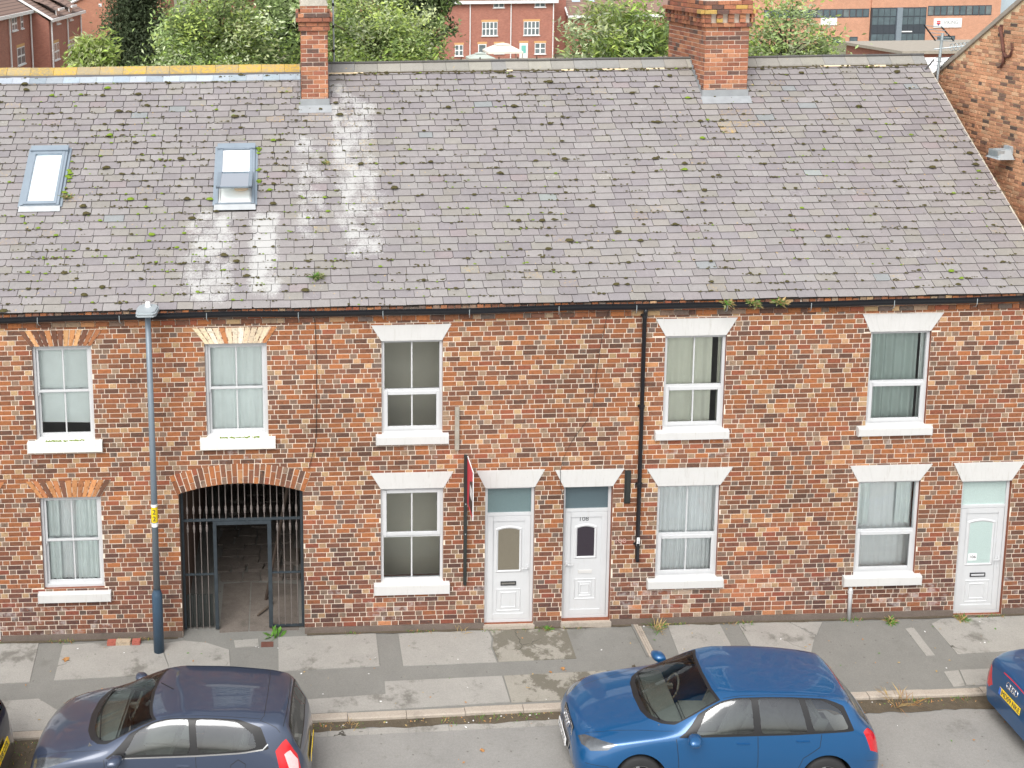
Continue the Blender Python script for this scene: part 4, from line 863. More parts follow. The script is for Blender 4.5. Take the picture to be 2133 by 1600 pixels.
# ------------------------------------------------------------------ right-hand gable building, aerial, iron tie, floodlight
GX = 9.7
def gtop(y): return 8.96+(5.05-y)*.6235 if y > 1.5 else 11.17-(1.5-y)*.6235
Gb = tag(empty('gabled_building', (GX, 3, 0)), 'tall old brick building with a blank gable rising beyond the terrace roof', 'building'); Gb.location = (0, 0, 0)
g = MB(); g.face([(GX, 0, -.1), (GX, 8.2, -.1), (GX, 8.2, gtop(8.2)), (GX, 1.5, gtop(1.5)), (GX, 0, gtop(0))]); g.face([(GX, 0, -.1), (GX+9, 0, -.1), (GX+9, 0, gtop(0)), (GX, 0, gtop(0))]); g.face([(GX, 8.2, -.1), (GX+9, 8.2, -.1), (GX+9, 8.2, gtop(8.2)), (GX, 8.2, gtop(8.2))])
gw_ = g.build('wall', MATS['mortar_buff'], Gb, recalc=False)
br = flemish(1.0, 6.4, 5.6, 11.3, [], st=.205, hd=.1, course=.07, pals=PAL_GB, wob=.012, english=4)
br = [b for b in br if b[3] < gtop(b[1])+.03 and not (b[3] < EZ+((b[0]+b[1])/2-.3)*math.tan(TH)-.4)]
lay(br, gw_, 'brick_far', lambda a, b: (-pi/2, (GX-.002, a, b)), depth=.012, jit=.004, effl=lambda u, v: RN.uniform(0, .35))
g = MB()
for y0, y1 in ((1.5, 8.5), (0, 1.5)):
    d = .0; g.idx([(GX-.05, y0, gtop(y0)+.0), (GX+9, y0, gtop(y0)), (GX+9, y1, gtop(y1)), (GX-.05, y1, gtop(y1)), (GX-.05, y0, gtop(y0)+.09), (GX+9, y0, gtop(y0)+.09), (GX+9, y1, gtop(y1)+.09), (GX-.05, y1, gtop(y1)+.09)], [(0, 1, 2, 3), (4, 5, 6, 7), (0, 3, 7, 4), (0, 1, 5, 4), (2, 3, 7, 6)])
g.build('roof', MATS['wood_grey'], Gb)
Ti = tag(empty('iron_wall_tie', (GX, 2.75, 9.85)), 'rusty forked iron wall tie high on the brick gable', 'wall tie')
g = MB()
def T(px): return (-.045, *px)
g.tube([T((.18, .27)), T((.1, .1)), T((.03, -.12)), T((.0, -.2))], [.034, .03, .03, .028], 8); g.tube([T((.0, -.2)), T((-.09, -.27)), T((-.2, -.23)), T((-.25, -.1)), T((-.2, .0))], [.03, .028, .026, .022, .012], 8); g.tube([T((.0, -.2)), T((-.01, -.36)), T((.06, -.47)), T((.16, -.49))], [.03, .028, .022, .012], 8)
g.build('anchor', MATS['rust'], Ti, smooth=True); g = MB(); g.box(-.03, .0, .14, .22, .22, .32); g.build('plate', MATS['rust'], Ti)
Fl = tag(empty('floodlight', (GX, 2.38, 7.82)), 'grey metal floodlight bracketed to the brick gable', 'floodlight')
g = MB(); vs = [(-.34, .2, -.1), (-.34, -.2, -.1), (-.04, -.2, -.1), (-.04, .2, -.1), (-.24, .11, .07), (-.24, -.11, .07), (-.06, -.11, .07), (-.06, .11, .07)]
g.idx(vs, [(0, 1, 2, 3), (4, 5, 6, 7), (0, 1, 5, 4), (1, 2, 6, 5), (2, 3, 7, 6), (3, 0, 4, 7)]); g.build('lamp_housing', MATS['lantern'], Fl, bevel=.008)
for k in range(8):
    g = MB(); t = -.14+.04*k; g.box(-.33, -.2, t-.006, t+.006, -.06, .06); g.build('cooling_fin', MATS['galv'], Fl)
g = MB(); g.box(-.08, 0, -.1, .1, -.02, .13); g.build('bracket', MATS['lantern'], Fl, bevel=.01)
Ae = tag(empty('tv_aerial', (9.45, 4.6, 8.75)), 'grey television aerial on a pole beside the brick gable', 'aerial')
def aer(name, pts, r, m='galv', n=6): g = MB(); g.tube(pts, r, n); return g.build(name, MATS[m], Ae)
aer('pole', [(0, 0, -.2), (.05, 0, .85)], .02); b0 = Vector((.06, 0, .62)); bd = Vector((.95, -.2, .12))
aer('boom', [b0-bd*.12, b0+bd*.62], .011)
for k in range(9):
    p = b0+bd*(.14+.055*k); q = Vector((0, .0, .055)); g = MB(); ring = [p+Vector((0, .055*math.cos(t*pi/5), .055*math.sin(t*pi/5))) for t in range(11)]; g.tube(ring, .006, 4); g.build('director', MATS['galv'], Ae)
for sz, z0 in ((1, .72), (-1, .5)):
    for k in range(5): z = z0+sz*(.02+.055*k); x_ = -.02-.05*abs(k); aer('reflector_rod', [(x_-.2+.1, -.14, z+.02), (x_+.34, .14, z-.03)], .006)
    aer('reflector_end', [(-.13, -.14, z0+sz*.03), (-.32, -.14, z0+sz*.27)], .011, 'black_plastic'); aer('reflector_end', [(.31, .14, z0), (.1, .14, z0+sz*.22)], .011, 'black_plastic')
Ae.scale = (1.35, 1.35, 1.35)
Ap = tag(empty('aerial_mast', (-2.82, 5.3, 9.4)), 'thin grey mast strapped beside the left chimney stack', 'mast'); g = MB(); g.tube([(0, 0, -.2), (-.03, 0, 3.)], .018, 8); g.build('pole', MATS['galv'], Ap)
for z in (.25, .75, 1.2): g = MB(); g.lathe([(.018, -.03), (.026, -.03), (.026, .03), (.018, .03)], (-.01, 0, z), 8); g.build('strap', MATS['black_plastic'], Ap)
g = MB(); g.tube([(-.02, 0, .25), (-.2, 0, .25)], .014, 6); g.build('bracket', MATS['rust'], Ap)

# ------------------------------------------------------------------ moss, weeds, litter
def blob(mb, p, r, flat=.7, m=0):
    n1, n2 = 6, 3; v = [p+Vector((0, 0, r*flat))]
    for a in range(1, n2):
        for k in range(n1):
            t = a/n2*pi*.62; q = r*RN.uniform(.75, 1.2); v.append(p+Vector((q*math.sin(t)*math.cos(2*pi*k/n1), q*math.sin(t)*math.sin(2*pi*k/n1)*.8, q*flat*math.cos(t))))
    f = [(0, 1+k, 1+(k+1) % n1) for k in range(n1)]+[(1+(a-1)*n1+k, 1+a*n1+k, 1+a*n1+(k+1) % n1, 1+(a-1)*n1+(k+1) % n1) for a in range(1, n2-1) for k in range(n1)]
    mb.idx(v, f, m)
mo = MB()
def moss(x, s, r, m):
    blob(mo, roof_pt(x, s, .022), r*1.25, .7, m)
for k in range(3800):
    x = RN.uniform(-10, 9.1); s = RN.uniform(0, 5.75); dens = .95 if x < -3 else (.8 if x < 1 else .62)
    if noise.noise(Vector((x*.8, s*.9, 3))) < -.25 and x > -3: dens *= .3
    if RN.random() > dens: continue
    if any(v[0]-.05 < x < v[1]+.05 and v[2]-.1 < s < v[3]+.05 for v in VELUX): continue
    s = round(s/GA)*GA+RN.uniform(-.02, .035)
    if s < .02: continue
    green = RN.random() < (.32 if x < .5 and s < 2.6 else .14); big = RN.random()
    r = RN.uniform(.012, .024) if big < .8 else RN.uniform(.025, .042) if big < .975 else RN.uniform(.05, .065)
    moss(x, s, r, 0 if green and r > .016 else 1)
    if RN.random() < .35:
        for j in range(RN.randint(1, 4)): moss(x+RN.uniform(-.12, .12), s+RN.uniform(-.015, .015), RN.uniform(.01, .022), 1)
for k in range(420): moss(RN.uniform(-3.3, 9.1), 5.7+RN.uniform(-.05, .06), RN.uniform(.012, .035), 1)
for v in VELUX:
    for k in range(9): moss(v[1]+.07+RN.uniform(-.02, .03), RN.uniform(v[2], v[3]), RN.uniform(.03, .055), 0)
for cx, cs, n in ((-7.1, 4.05, 30), (-7.9, 1.15, 40), (-5.9, .9, 18), (-3.1, .9, 20), (-6.2, 3.4, 25)):
    for k in range(n): moss(cx+RN.gauss(0, .22), round((cs+RN.gauss(0, .07))/GA)*GA+RN.uniform(-.02, .04), RN.uniform(.014, .03), 1 if RN.random() < .75 else 0)
tag(mo.build('roof_moss', [MATS['moss_green'], MATS['moss_brown']], smooth=True), 'cushions of green and brown moss scattered over the slates', 'moss', kind='stuff')
def tuft(name, label, c, n, h, spread, mats, cat='weed', up=(0, 0, 1), leaf=.012, group=None):
    g = MB(); c = Vector(c); up = Vector(up)
    for k in range(n):
        d = (Vector((RN.gauss(0, 1), RN.gauss(0, 1), RN.gauss(0, .5)))*spread+up*RN.uniform(.5, 1)).normalized(); L = h*RN.uniform(.5, 1.1); b = c+Vector((RN.uniform(-.5, .5), RN.uniform(-.4, .4), 0))*h*.7; s_ = d.cross(Vector((RN.random(), RN.random(), .3))).normalized()*leaf*RN.uniform(.6, 1.4)
        m = RN.randrange(len(mats)); g.face([b, b+d*L*.55+s_, b+d*L+Vector((0, 0, -L*.15)), b+d*L*.55-s_], m)
    return tag(g.build(name, [MATS[m] for m in mats], recalc=False), label, cat, group)
tuft('roof_plant', 'silvery bushy plant growing on the slates above the gutter', roof_pt(-3.31, .62, .02), 140, .16, 1.1, ['sedum', 'sedum', 'weed'], 'plant', (0, -.5, 1), .014)
tuft('roof_plant', 'small bushy plant growing on the slates below the left chimney', roof_pt(-3.1, 3.25, .02), 70, .13, 1., ['sedum', 'straw', 'weed'], 'plant', (0, -.5, 1), .012)
tuft('roof_plant', 'straw-coloured grass beside the closed roof window', roof_pt(-7.76, 2.5, .02), 60, .17, .8, ['sedum', 'straw', 'weed'], 'plant', (0, -.3, 1), .012)
for k, (xa, hh, lab) in enumerate(((3.5, .14, 'leftmost clump of weeds sprouting from the black gutter'), (3.95, .15, 'middle clump of weeds sprouting from the black gutter'), (4.4, .17, 'rightmost clump of weeds sprouting from the black gutter'))): tuft('gutter_weed', lab, (xa, -.12, 5.79), 110, hh, 1.3, ['sedum', 'weed', 'straw'], 'weed', (.2, -.4, .6), .016, 'weeds in the gutter')
tuft('weed', 'bright green leafy weed at the foot of the iron gate', (-4.13, -.05, GZ), 26, .26, .9, ['weed'], 'weed', leaf=.03)
tuft('weed', 'green grass tuft between the two adjoining white doors', (.62, -.09, GZ), 60, .11, 1., ['weed', 'weed', 'straw'], 'weed', leaf=.01)
tuft('weed', 'green grass tuft at the wall foot near the white waste pipe', (6.62, -.16, GZ), 80, .16, 1., ['weed', 'straw'], 'weed', leaf=.011)
tuft('weed', 'yellowish grass tuft below the door numbered 106', (7.9, -.14, GZ), 120, .17, 1.5, ['weed', 'straw', 'straw'], 'weed', leaf=.01)
tuft('weed', 'dry straw tuft beside the drain strip by the door numbered 108', (2.5, -.16, GZ), 70, .26, 1., ['straw', 'straw', 'weed'], 'weed', leaf=.007)
tuft('weed', 'thin dry stalks at the wall foot left of the two doors', (-.9, -.1, GZ), 16, .24, 1., ['straw'], 'weed', leaf=.005)
tuft('weed', 'tall dry stalks in the gutter between the two blue cars', (5.7, -2.22, RZ), 46, .42, 1., ['straw', 'straw', 'dry_leaf'], 'weed', leaf=.007)
tuft('weed', 'small dry stalk bundle in the gutter behind the dark hatchback', (-2.9, -2.37, RZ), 24, .22, 1., ['straw'], 'weed', leaf=.005)
gr = MB()
for k in range(5200):
    t = RN.random()
    if t < .5: x = RN.uniform(-9.4, 9.2); b = Vector((x, kerb_y(x)-abs(RN.gauss(0, .07))-.01, RZ+.01)); ok = noise.noise(Vector((x*1.9, 0, 1))) > .05 or x < -7
    else: x = RN.uniform(-9.4, 9.2); b = Vector((x, -.03-abs(RN.gauss(0, .035)), GZ+.002)); ok = noise.noise(Vector((x*1.6, 0, 5))) > .1
    if x < -7 and t < .5: b.y -= RN.uniform(0, .5)
    if not ok or AX0 < x < AX1 and t >= .5: continue
    d = Vector((RN.gauss(0, .8), RN.gauss(0, .8), 1)).normalized()*RN.uniform(.02, .07); s_ = Vector((RN.uniform(-1, 1), RN.uniform(-1, 1), 0)).normalized()*RN.uniform(.003, .008); gr.face([b-s_, b+s_, b+d+s_*.4, b+d-s_*.4], RN.choice((0, 0, 0, 1, 2)))
tag(gr.build('ground_weeds', [MATS['weed'], MATS['straw'], MATS['dry_leaf']], recalc=False), 'low weeds and moss along the wall foot and kerb', 'weeds', kind='stuff')
so_ = MB()
for k in range(150):
    x = -9.4+18.6*k/150; wd_ = lambda x: .05+.06*max(0, noise.noise(Vector((x*1.3, 2, 2))))+.03*noise.noise(Vector((x*5, 2, 2))); a, b = x, x+.124
    if AX0-.1 < a < AX1: continue
    so_.face([(a, -.015-wd_(a), GZ+.0135), (b, -.015-wd_(b), GZ+.0135), (b, -.012, GZ+.016), (a, -.012, GZ+.016)])
tag(so_.build('wall_foot_soil', MATS['soil']), 'narrow line of dark soil along the foot of the brick wall', 'soil', kind='stuff')
li = MB()
for k in range(480):
    t = RN.random(); x = RN.uniform(-9, 9); y = kerb_y(x)-abs(RN.gauss(.05, .06)) if t < .6 else RN.uniform(kerb_y(x)+.2, -.05) if t < .85 else RN.uniform(-4.5, -2.6); z = (RZ if y < kerb_y(x) else GZ)+.02
    r = RN.uniform(.008, .026); a = RN.random()*6.3; p = Vector((x, y, z)); d1 = Vector((math.cos(a), math.sin(a), .2))*r; d2 = Vector((-math.sin(a), math.cos(a), .1))*r*.7; li.face([p-d1, p+d2, p+d1, p-d2], RN.choice((0, 0, 1, 1, 2, 3)))
tag(li.build('litter', [MATS['dry_leaf'], MATS['straw'], MATS['sign_white'], MATS['weed']], recalc=False), 'crumbs of dry leaf and paper on pavement and gutter', 'litter', kind='stuff')
def fallen(x, y, z, r, lab, m='dry_leaf'):
    g = MB(); a0 = RN.random()*6; n = 10; P = [Vector((x+r*(1 if k % 2 == 0 else .6)*math.cos(a0+k*2*pi/n), y+r*(1 if k % 2 == 0 else .6)*math.sin(a0+k*2*pi/n), z+.012*math.sin(k*2.1)+.012)) for k in range(n)]; c = Vector((x, y, z+.008))
    for k in range(n): g.face([c, P[k], P[(k+1) % n]])
    tag(g.build('fallen_leaf', MATS[m], recalc=False), lab, 'leaf', 'leaves fallen on the pavement')
fallen(-7.62, -.58, GZ+.012, .075, 'large pale tan leaf on the slab left of the lamp post'); fallen(.62, -1.2, GZ+.002, .05, 'orange leaf on the pavement strip in front of the white doors'); fallen(.4, -1.28, GZ+.002, .03, 'small orange leaf beside the larger orange leaf on the pavement'); fallen(-1.0, -3.0, RZ+.002, .045, 'curled orange leaf lying on the open road between cars'); fallen(1.8, -1.18, GZ, .04, 'dark brown leaf on the pavement just left of the drain strip', 'soil'); fallen(5.0, -2.42, RZ+.01, .06, 'tan leaf in the gutter behind the blue estate')
for k, (xx, lab, col) in enumerate(((-6.92, 'red loose brick at the left of three by the wall foot', (168, 92, 78)), (-6.72, 'pale loose brick in the middle of three by the wall foot', (176, 160, 138)), (-6.5, 'red loose brick at the right of three by the wall foot', (170, 94, 82)))):
    g = MB(); w_ = (.075, .125, .07)[k]; g.box(-w_, w_, -.055, .055, 0, .07, c=(1, 1, 1, 1)); o = g.build('loose_brick', MATS['brick'], bevel=.006); o.color = (*lin(*col), .2); o.location = (xx, -.16, GZ+.003); tag(o, lab, 'brick', 'three loose bricks')

# ================================================================== cars
def pchip(xs, ys):
    xs = np.array(xs, float); ys = np.array(ys, float); h = np.diff(xs); d = np.diff(ys)/h; m = np.zeros(len(xs))
    for k in range(1, len(xs)-1):
        if d[k-1]*d[k] > 0: w1, w2 = 2*h[k]+h[k-1], h[k]+2*h[k-1]; m[k] = (w1+w2)/(w1/d[k-1]+w2/d[k])
    m[0], m[-1] = d[0], d[-1]
    def f(x):
        x = np.clip(x, xs[0], xs[-1]); k = np.clip(np.searchsorted(xs, x)-1, 0, len(xs)-2); t = (x-xs[k])/h[k]
        return (2*t**3-3*t**2+1)*ys[k]+(t**3-2*t**2+t)*h[k]*m[k]+(-2*t**3+3*t**2)*ys[k+1]+(t**3-t**2)*h[k]*m[k+1]
    return f
def inpoly(p, poly):
    x, y = p; r = False; n = len(poly)
    for k in range(n):
        (a, b), (c, d) = poly[k], poly[k-1]
        if (b > y) != (d > y) and x < (c-a)*(y-b)/(d-b)+a: r = not r
    return r
def densify(poly, n=4):
    out = []
    for k in range(len(poly)):
        a, b = poly[k], poly[(k+1) % len(poly)]
        out += [(a[0]+(b[0]-a[0])*j/n, a[1]+(b[1]-a[1])*j/n) for j in range(n)]
    return out
def rounded(poly, r=.2):
    out = []
    n = len(poly)
    for k in range(n):
        p, a, b = poly[k], poly[k-1], poly[(k+1) % n]
        q0 = (p[0]+(a[0]-p[0])*r, p[1]+(a[1]-p[1])*r); q1 = (p[0]+(b[0]-p[0])*r, p[1]+(b[1]-p[1])*r)
        out += [q0, (.25*q0[0]+.5*p[0]+.25*q1[0], .25*q0[1]+.5*p[1]+.25*q1[1]), q1]
    return out
def strip(pts, dx=.004, dt=.013):
    L, Rr = [], []
    for k, p in enumerate(pts):
        a, b = pts[max(k-1, 0)], pts[min(k+1, len(pts)-1)]; vx, vt = b[0]-a[0], (b[1]-a[1])*.3; n = math.hypot(vx, vt) or 1
        L.append((p[0]-vt/n*dx, p[1]+vx/n*dt)); Rr.append((p[0]+vt/n*dx, p[1]-vx/n*dt))
    return L+Rr[::-1]
class Car:
    def __init__(s, name, label, paint, c, regions, axles, loc, rz, group='cars parked along the kerb', wr=.315):
        s.c = {k: pchip(*zip(*v)) for k, v in c.items()}; s.L = c['zt'][-1][0]; s.paint = paint
        s.E = tag(empty(name, loc, rz), label, 'car', group); s.axles = axles; s.wr = wr; s.build(regions)
    def sec(s, x):
        c = s.c; zt, zb, zc, yb, yc, yw, zs = [float(c[k](x)) for k in ('zt', 'zb', 'zc', 'yb', 'yc', 'yw', 'zs')]
        zw = zs+(zb-zs)*.52
        P = [(yw-.05, zs), (yw-.012, zs+(zb-zs)*.2), (yw, zw), (yb, zb), (yc, zc), (yc*.6, zc+(zt-zc)*.7), (0, zt), (-yc*.6, zc+(zt-zc)*.7)]
        return pchip(range(8), [p[0] for p in P]), pchip(range(8), [p[1] for p in P])
    def S(s, x, t):
        fy, fz = s.sec(x); return np.array([x, float(fy(t)), float(fz(t))])
    def t_of_z(s, x, z, lo=0., hi=3.2):
        fz = s.sec(x)[1]
        for _ in range(24):
            m = (lo+hi)/2
            if float(fz(m)) < z: lo = m
            else: hi = m
        return (lo+hi)/2
    def build(s, regions):
        L = s.L; e = np.array([0, .004, .012, .025, .045, .07, .1, .14, .2, .27]); xs = np.concatenate([e, np.arange(.34, L-.3, .055), L-e[::-1]]); ts = np.linspace(0, 6, 43)
        arches = []
        for ax in s.axles:
            R_ = s.wr+.055; pts = []
            for k in range(25):
                a = pi*k/24; x = ax+R_*math.cos(a); z = s.wr+R_*math.sin(a)*1.02; pts.append((x, s.t_of_z(x, z)))
            pts += [(ax-R_, -.05), (ax+R_, -.05)] if False else []
            pts[0] = (pts[0][0], 0.0); pts[-1] = (pts[-1][0], 0.0); arches.append(('arch', None, pts, 1))
        regs = regions+arches; K = .28
        V = [Vector((x, t*K)) for x in xs for t in ts]; ne = []; 
        for nm, mt, poly, side in regs:
            P = densify(poly, 3 if nm != 'arch' else 1); n0 = len(V); V += [Vector((min(max(p[0], 0), L), min(max(p[1], 0), 6)*K)) for p in P]; ne += [(n0+k, n0+(k+1) % len(P)) for k in range(len(P))]
        nt_ = len(ts); nx = len(xs)
        vv, ee, ff, *_ = delaunay_2d_cdt(V, ne, [], 0, 1e-5)
        uv = [(v.x, v.y/K) for v in vv]; cache = {}
        P3 = np.zeros((len(uv), 3)); N3 = np.zeros((len(uv), 3)); secs = {}
        def SS(x, t):
            k = round(x, 5)
            if k not in secs: secs[k] = s.sec(k)
            fy, fz = secs[k]; return np.array([x, float(fy(t)), float(fz(t))])
        for k, (x, t) in enumerate(uv):
            P3[k] = SS(x, t); h = .004
            x0, x1 = max(x-h, 0), min(x+h, L); t0, t1 = max(t-.03, 0), min(t+.03, 6.9)
            n = np.cross(SS(x1, t)-SS(x0, t), SS(x, t1)-SS(x, t0)); n = n/(np.linalg.norm(n)+1e-9); N3[k] = n
        tri = {}
        for f in ff:
            cx_ = sum(uv[i][0] for i in f)/3; ct = sum(uv[i][1] for i in f)/3; r = -1
            for j, (nm, mt, poly, side) in enumerate(regs):
                if inpoly((cx_, ct), poly): r = j
            tri.setdefault(r, []).append(f)
        # orientation of normals: outwards
        if N3[np.argmin([abs(u[0]-L/2)+abs(u[1]-6) for u in uv])][2] < 0: N3 = -N3
        def mk(name, mat, faces, sides):
            vs, ns, fs = [], [], []
            for sg in sides:
                mp = {}
                for f in faces:
                    q = []
                    for i in f:
                        if i not in mp: mp[i] = len(vs); p = P3[i]*np.array([1, sg, 1]); vs.append(tuple(p)); ns.append(tuple(N3[i]*np.array([1, sg, 1])))
                        q.append(mp[i])
                    a, b, c_ = (np.array(vs[i]) for i in q)
                    if np.dot(np.cross(b-a, c_-a), ns[q[0]]) < 0: q = q[::-1]
                    fs.append(tuple(q))
            me = bpy.data.meshes.new(name); me.from_pydata(vs, [], fs); me.materials.append(MATS[mat]); me.polygons.foreach_set('use_smooth', [True]*len(fs)); me.update()
            try: me.normals_split_custom_set_from_vertices(ns)
            except Exception: pass
            return link(bpy.data.objects.new(name, me), s.E)
        for j, fs in tri.items():
            if j == -1: s.body = mk('body', s.paint, fs, (1, -1)); continue
            nm, mt, poly, side = regs[j]
            if nm == 'arch': continue
            if side: mk(nm, mt, fs, (1,)); mk(nm, mt, fs, (-1,))
            else: mk(nm, mt, fs, (1, -1))
        for x, sg in ((0, 1), (L, -1)):     # closed ends
            fy, fz = s.sec(x); T = np.linspace(0, 6, 25); P = [(x, float(fy(t)), float(fz(t))) for t in T]; g = MB(); g.face(P+[(x, -p[1], p[2]) for p in P[-2::-1]]); g.build('bumper_face', MATS[s.paint], s.E)
        g = MB(); g.box(.25, L-.25, -.72, .72, .17, .21); g.box(.9, L-.5, -.62, .62, .21, .3); g.build('floor_pan', MATS['car_interior'], s.E)
        for ax in s.axles:
            for sg in (1, -1):
                yo = float(s.c['yw'](ax))-.012; r = s.wr; W = empty('wheel', (ax, sg*(yo-.1), r), parent=s.E)
                g = MB(); g.lathe([(r*.62, -.095), (r*.9, -.1), (r*.98, -.08), (r, -.04), (r, .04), (r*.98, .08), (r*.9, .1), (r*.62, .095)], (0, 0, 0), 32, axis='y'); g.build('tyre', MATS['rubber'], W, smooth=True)
                g = MB(); g.lathe([(r*.66, -.06*sg), (r*.66, .085*sg), (r*.6, .09*sg), (r*.58, .06*sg)], (0, 0, 0), 32, axis='y')
                for k in range(7):
                    a = 2*pi*k/7; c_, s_ = math.cos(a), math.sin(a); w0, w1 = .035, .022; yk = sg*.075
                    g.face([(c_*.03-s_*w0, yk, s_*.03+c_*w0), (c_*.03+s_*w0, yk, s_*.03-c_*w0), (c_*r*.6+s_*w1, yk+.006*sg, s_*r*.6-c_*w1), (c_*r*.6-s_*w1, yk+.006*sg, s_*r*.6+c_*w1)])
                g.lathe([(0, .085*sg), (.045, .083*sg), (.05, .07*sg)], (0, 0, 0), 14, axis='y'); g.build('rim', MATS['alloy'], W)
                g = MB(); g.lathe([(r*.6, 0), (0, 0)], (0, .02*sg, 0), 20, axis='y'); g.build('brake_disc', MATS['rubber'], W)
                g = MB(); n = 14
                for k in range(n):
                    a, b = pi*k/n, pi*(k+1)/n; R_ = s.wr+.06
                    g.face([(ax+R_*math.cos(a), sg*(yo-.02), r+R_*math.sin(a)), (ax+R_*math.cos(b), sg*(yo-.02), r+R_*math.sin(b)), (ax+R_*math.cos(b), sg*.4, r+R_*math.sin(b)), (ax+R_*math.cos(a), sg*.4, r+R_*math.sin(a))])
                g.face([(ax+(s.wr+.06)*math.cos(pi*k/n), sg*.4, r+(s.wr+.06)*math.sin(pi*k/n)) for k in range(n+1)]); g.build('wheel_arch_liner', MATS['rubber'], s.E)
    def interior(s, xf, xr, zb, wheel=1):
        def bx(n, v, m, b=.03): g = MB(); g.box(*v); return g.build(n, MATS[m], s.E, bevel=b)
        bx('dashboard', (xf-.62, xf-.22, -.66, .66, zb-.2, zb+.02), 'car_interior')
        for sg in (1, -1):
            g = MB(); y = sg*.36; g.box(xf, xf+.5, y-.25, y+.25, .3, .5); g.prism([(xf+.42, .45), (xf+.56, .45), (xf+.78, 1.02), (xf+.66, 1.04)], y-.24, y+.24, 'y'); g.prism([(xf+.7, 1.06), (xf+.79, 1.05), (xf+.84, 1.22), (xf+.76, 1.23)], y-.12, y+.12, 'y'); g.build('seat', MATS['car_seat'], s.E, bevel=.03)
        g = MB(); g.box(xr, xr+.5, -.6, .6, .32, .52); g.prism([(xr+.44, .5), (xr+.56, .5), (xr+.76, 1.0), (xr+.66, 1.02)], -.6, .6, 'y'); g.build('seat', MATS['car_seat'], s.E, bevel=.03)
        g = MB(); n = 16; c = Vector((xf-.12, wheel*.36, zb-.06)); ring = [c+Vector((.07*math.sin(2*pi*k/n), .18*math.cos(2*pi*k/n), .165*math.sin(2*pi*k/n))) for k in range(n+1)]; g.tube(ring, .016, 6); g.box(c.x-.2, c.x, c.y-.03, c.y+.03, c.z-.03, c.z+.03); g.build('steering_wheel', MATS['car_interior'], s.E)
    def mirror(s, x, z, out=.16):
        for sg in (1, -1):
            y0 = float(s.c['yb'](x)); g = MB()
            v, f = [], []
            for a in range(7):
                u = a/6; r = math.sin(pi*(.12+.8*u))**.6
                for k in range(10):
                    t = 2*pi*k/10; v.append((x-.02+.05*u*0+.075*r*math.cos(t)+(.03 if math.cos(t) > 0 else -.02)-.05*(u-.3), sg*(y0+.03+u*(out+.06)), z+.045+.07*r*math.sin(t)))
            for a in range(6):
                for k in range(10): f.append((a*10+k, a*10+(k+1) % 10, (a+1)*10+(k+1) % 10, (a+1)*10+k))
            f.append(tuple(range(60, 70))); f.append(tuple(range(9, -1, -1)))
            g.idx(v, f); m = g.build('door_mirror', MATS[s.paint], s.E, smooth=True)
            g = MB(); g.tube([(x+.02, sg*(y0-.02), z-.01), (x+.01, sg*(y0+.07), z+.03)], .022, 6); g.build('mirror_arm', MATS['car_trim'], s.E)
    def handle(s, x, t):
        p = s.S(x, t)
        for sg in (1, -1): g = MB(); g.box(p[0]-.1, p[0]+.1, sg*p[1]-.016, sg*p[1]+.016, p[2]-.014, p[2]+.014); g.build('door_handle', MATS[s.paint], s.E, bevel=.012)
    def wiper(s, pts):
        P = []
        for x, t, sg in pts: p = s.S(x, t); P.append((p[0]-.006, sg*p[1], p[2]+.018))
        g = MB(); g.tube(P, .009, 5); g.build('wiper', MATS['car_trim'], s.E)
    def plate(s, txt, x, z, tilt, mat, back=False, y=0., blue=False):
        P = empty('number_plate', (x, y, z), parent=s.E); sg = 1 if back else -1
        P.rotation_euler = (0, tilt, 0); g = MB(); g.box(-.006 if not back else -.004, .004 if not back else .006, -.26, .26, -.056, .056); g.build('plate', MATS[mat], P, bevel=.003)
        text(txt, .108, MATS['ink'], 'lettering', P, (sg*.0075, .03*sg if blue else 0, 0), (pi/2, 0, pi/2 if back else -pi/2), sx=.88)
        if blue: g = MB(); g.box(.0061 if back else -.0071, .0071 if back else -.0061, -.258*sg if sg > 0 else .21, -.21*sg if sg > 0 else .258, -.054, .054); g.build('plate_band', MATS['plate_blue'], P)
    def rings(s, x, z, r, tilt):
        B = empty('badge', (x, 0, z), parent=s.E); B.rotation_euler = (0, tilt, 0)
        for k in range(4):
            g = MB(); n = 18; c = (k-1.5)*r*1.35; g.tube([Vector((0, c+r*math.cos(2*pi*j/n), r*math.sin(2*pi*j/n))) for j in range(n+1)], r*.15, 6, cap=False); g.build('ring', MATS['chrome'], B, smooth=True)
ZS = lambda L: [(0, .24), (.3, .2), (.8, .18), (L-.6, .19), (L-.2, .24), (L, .27)]
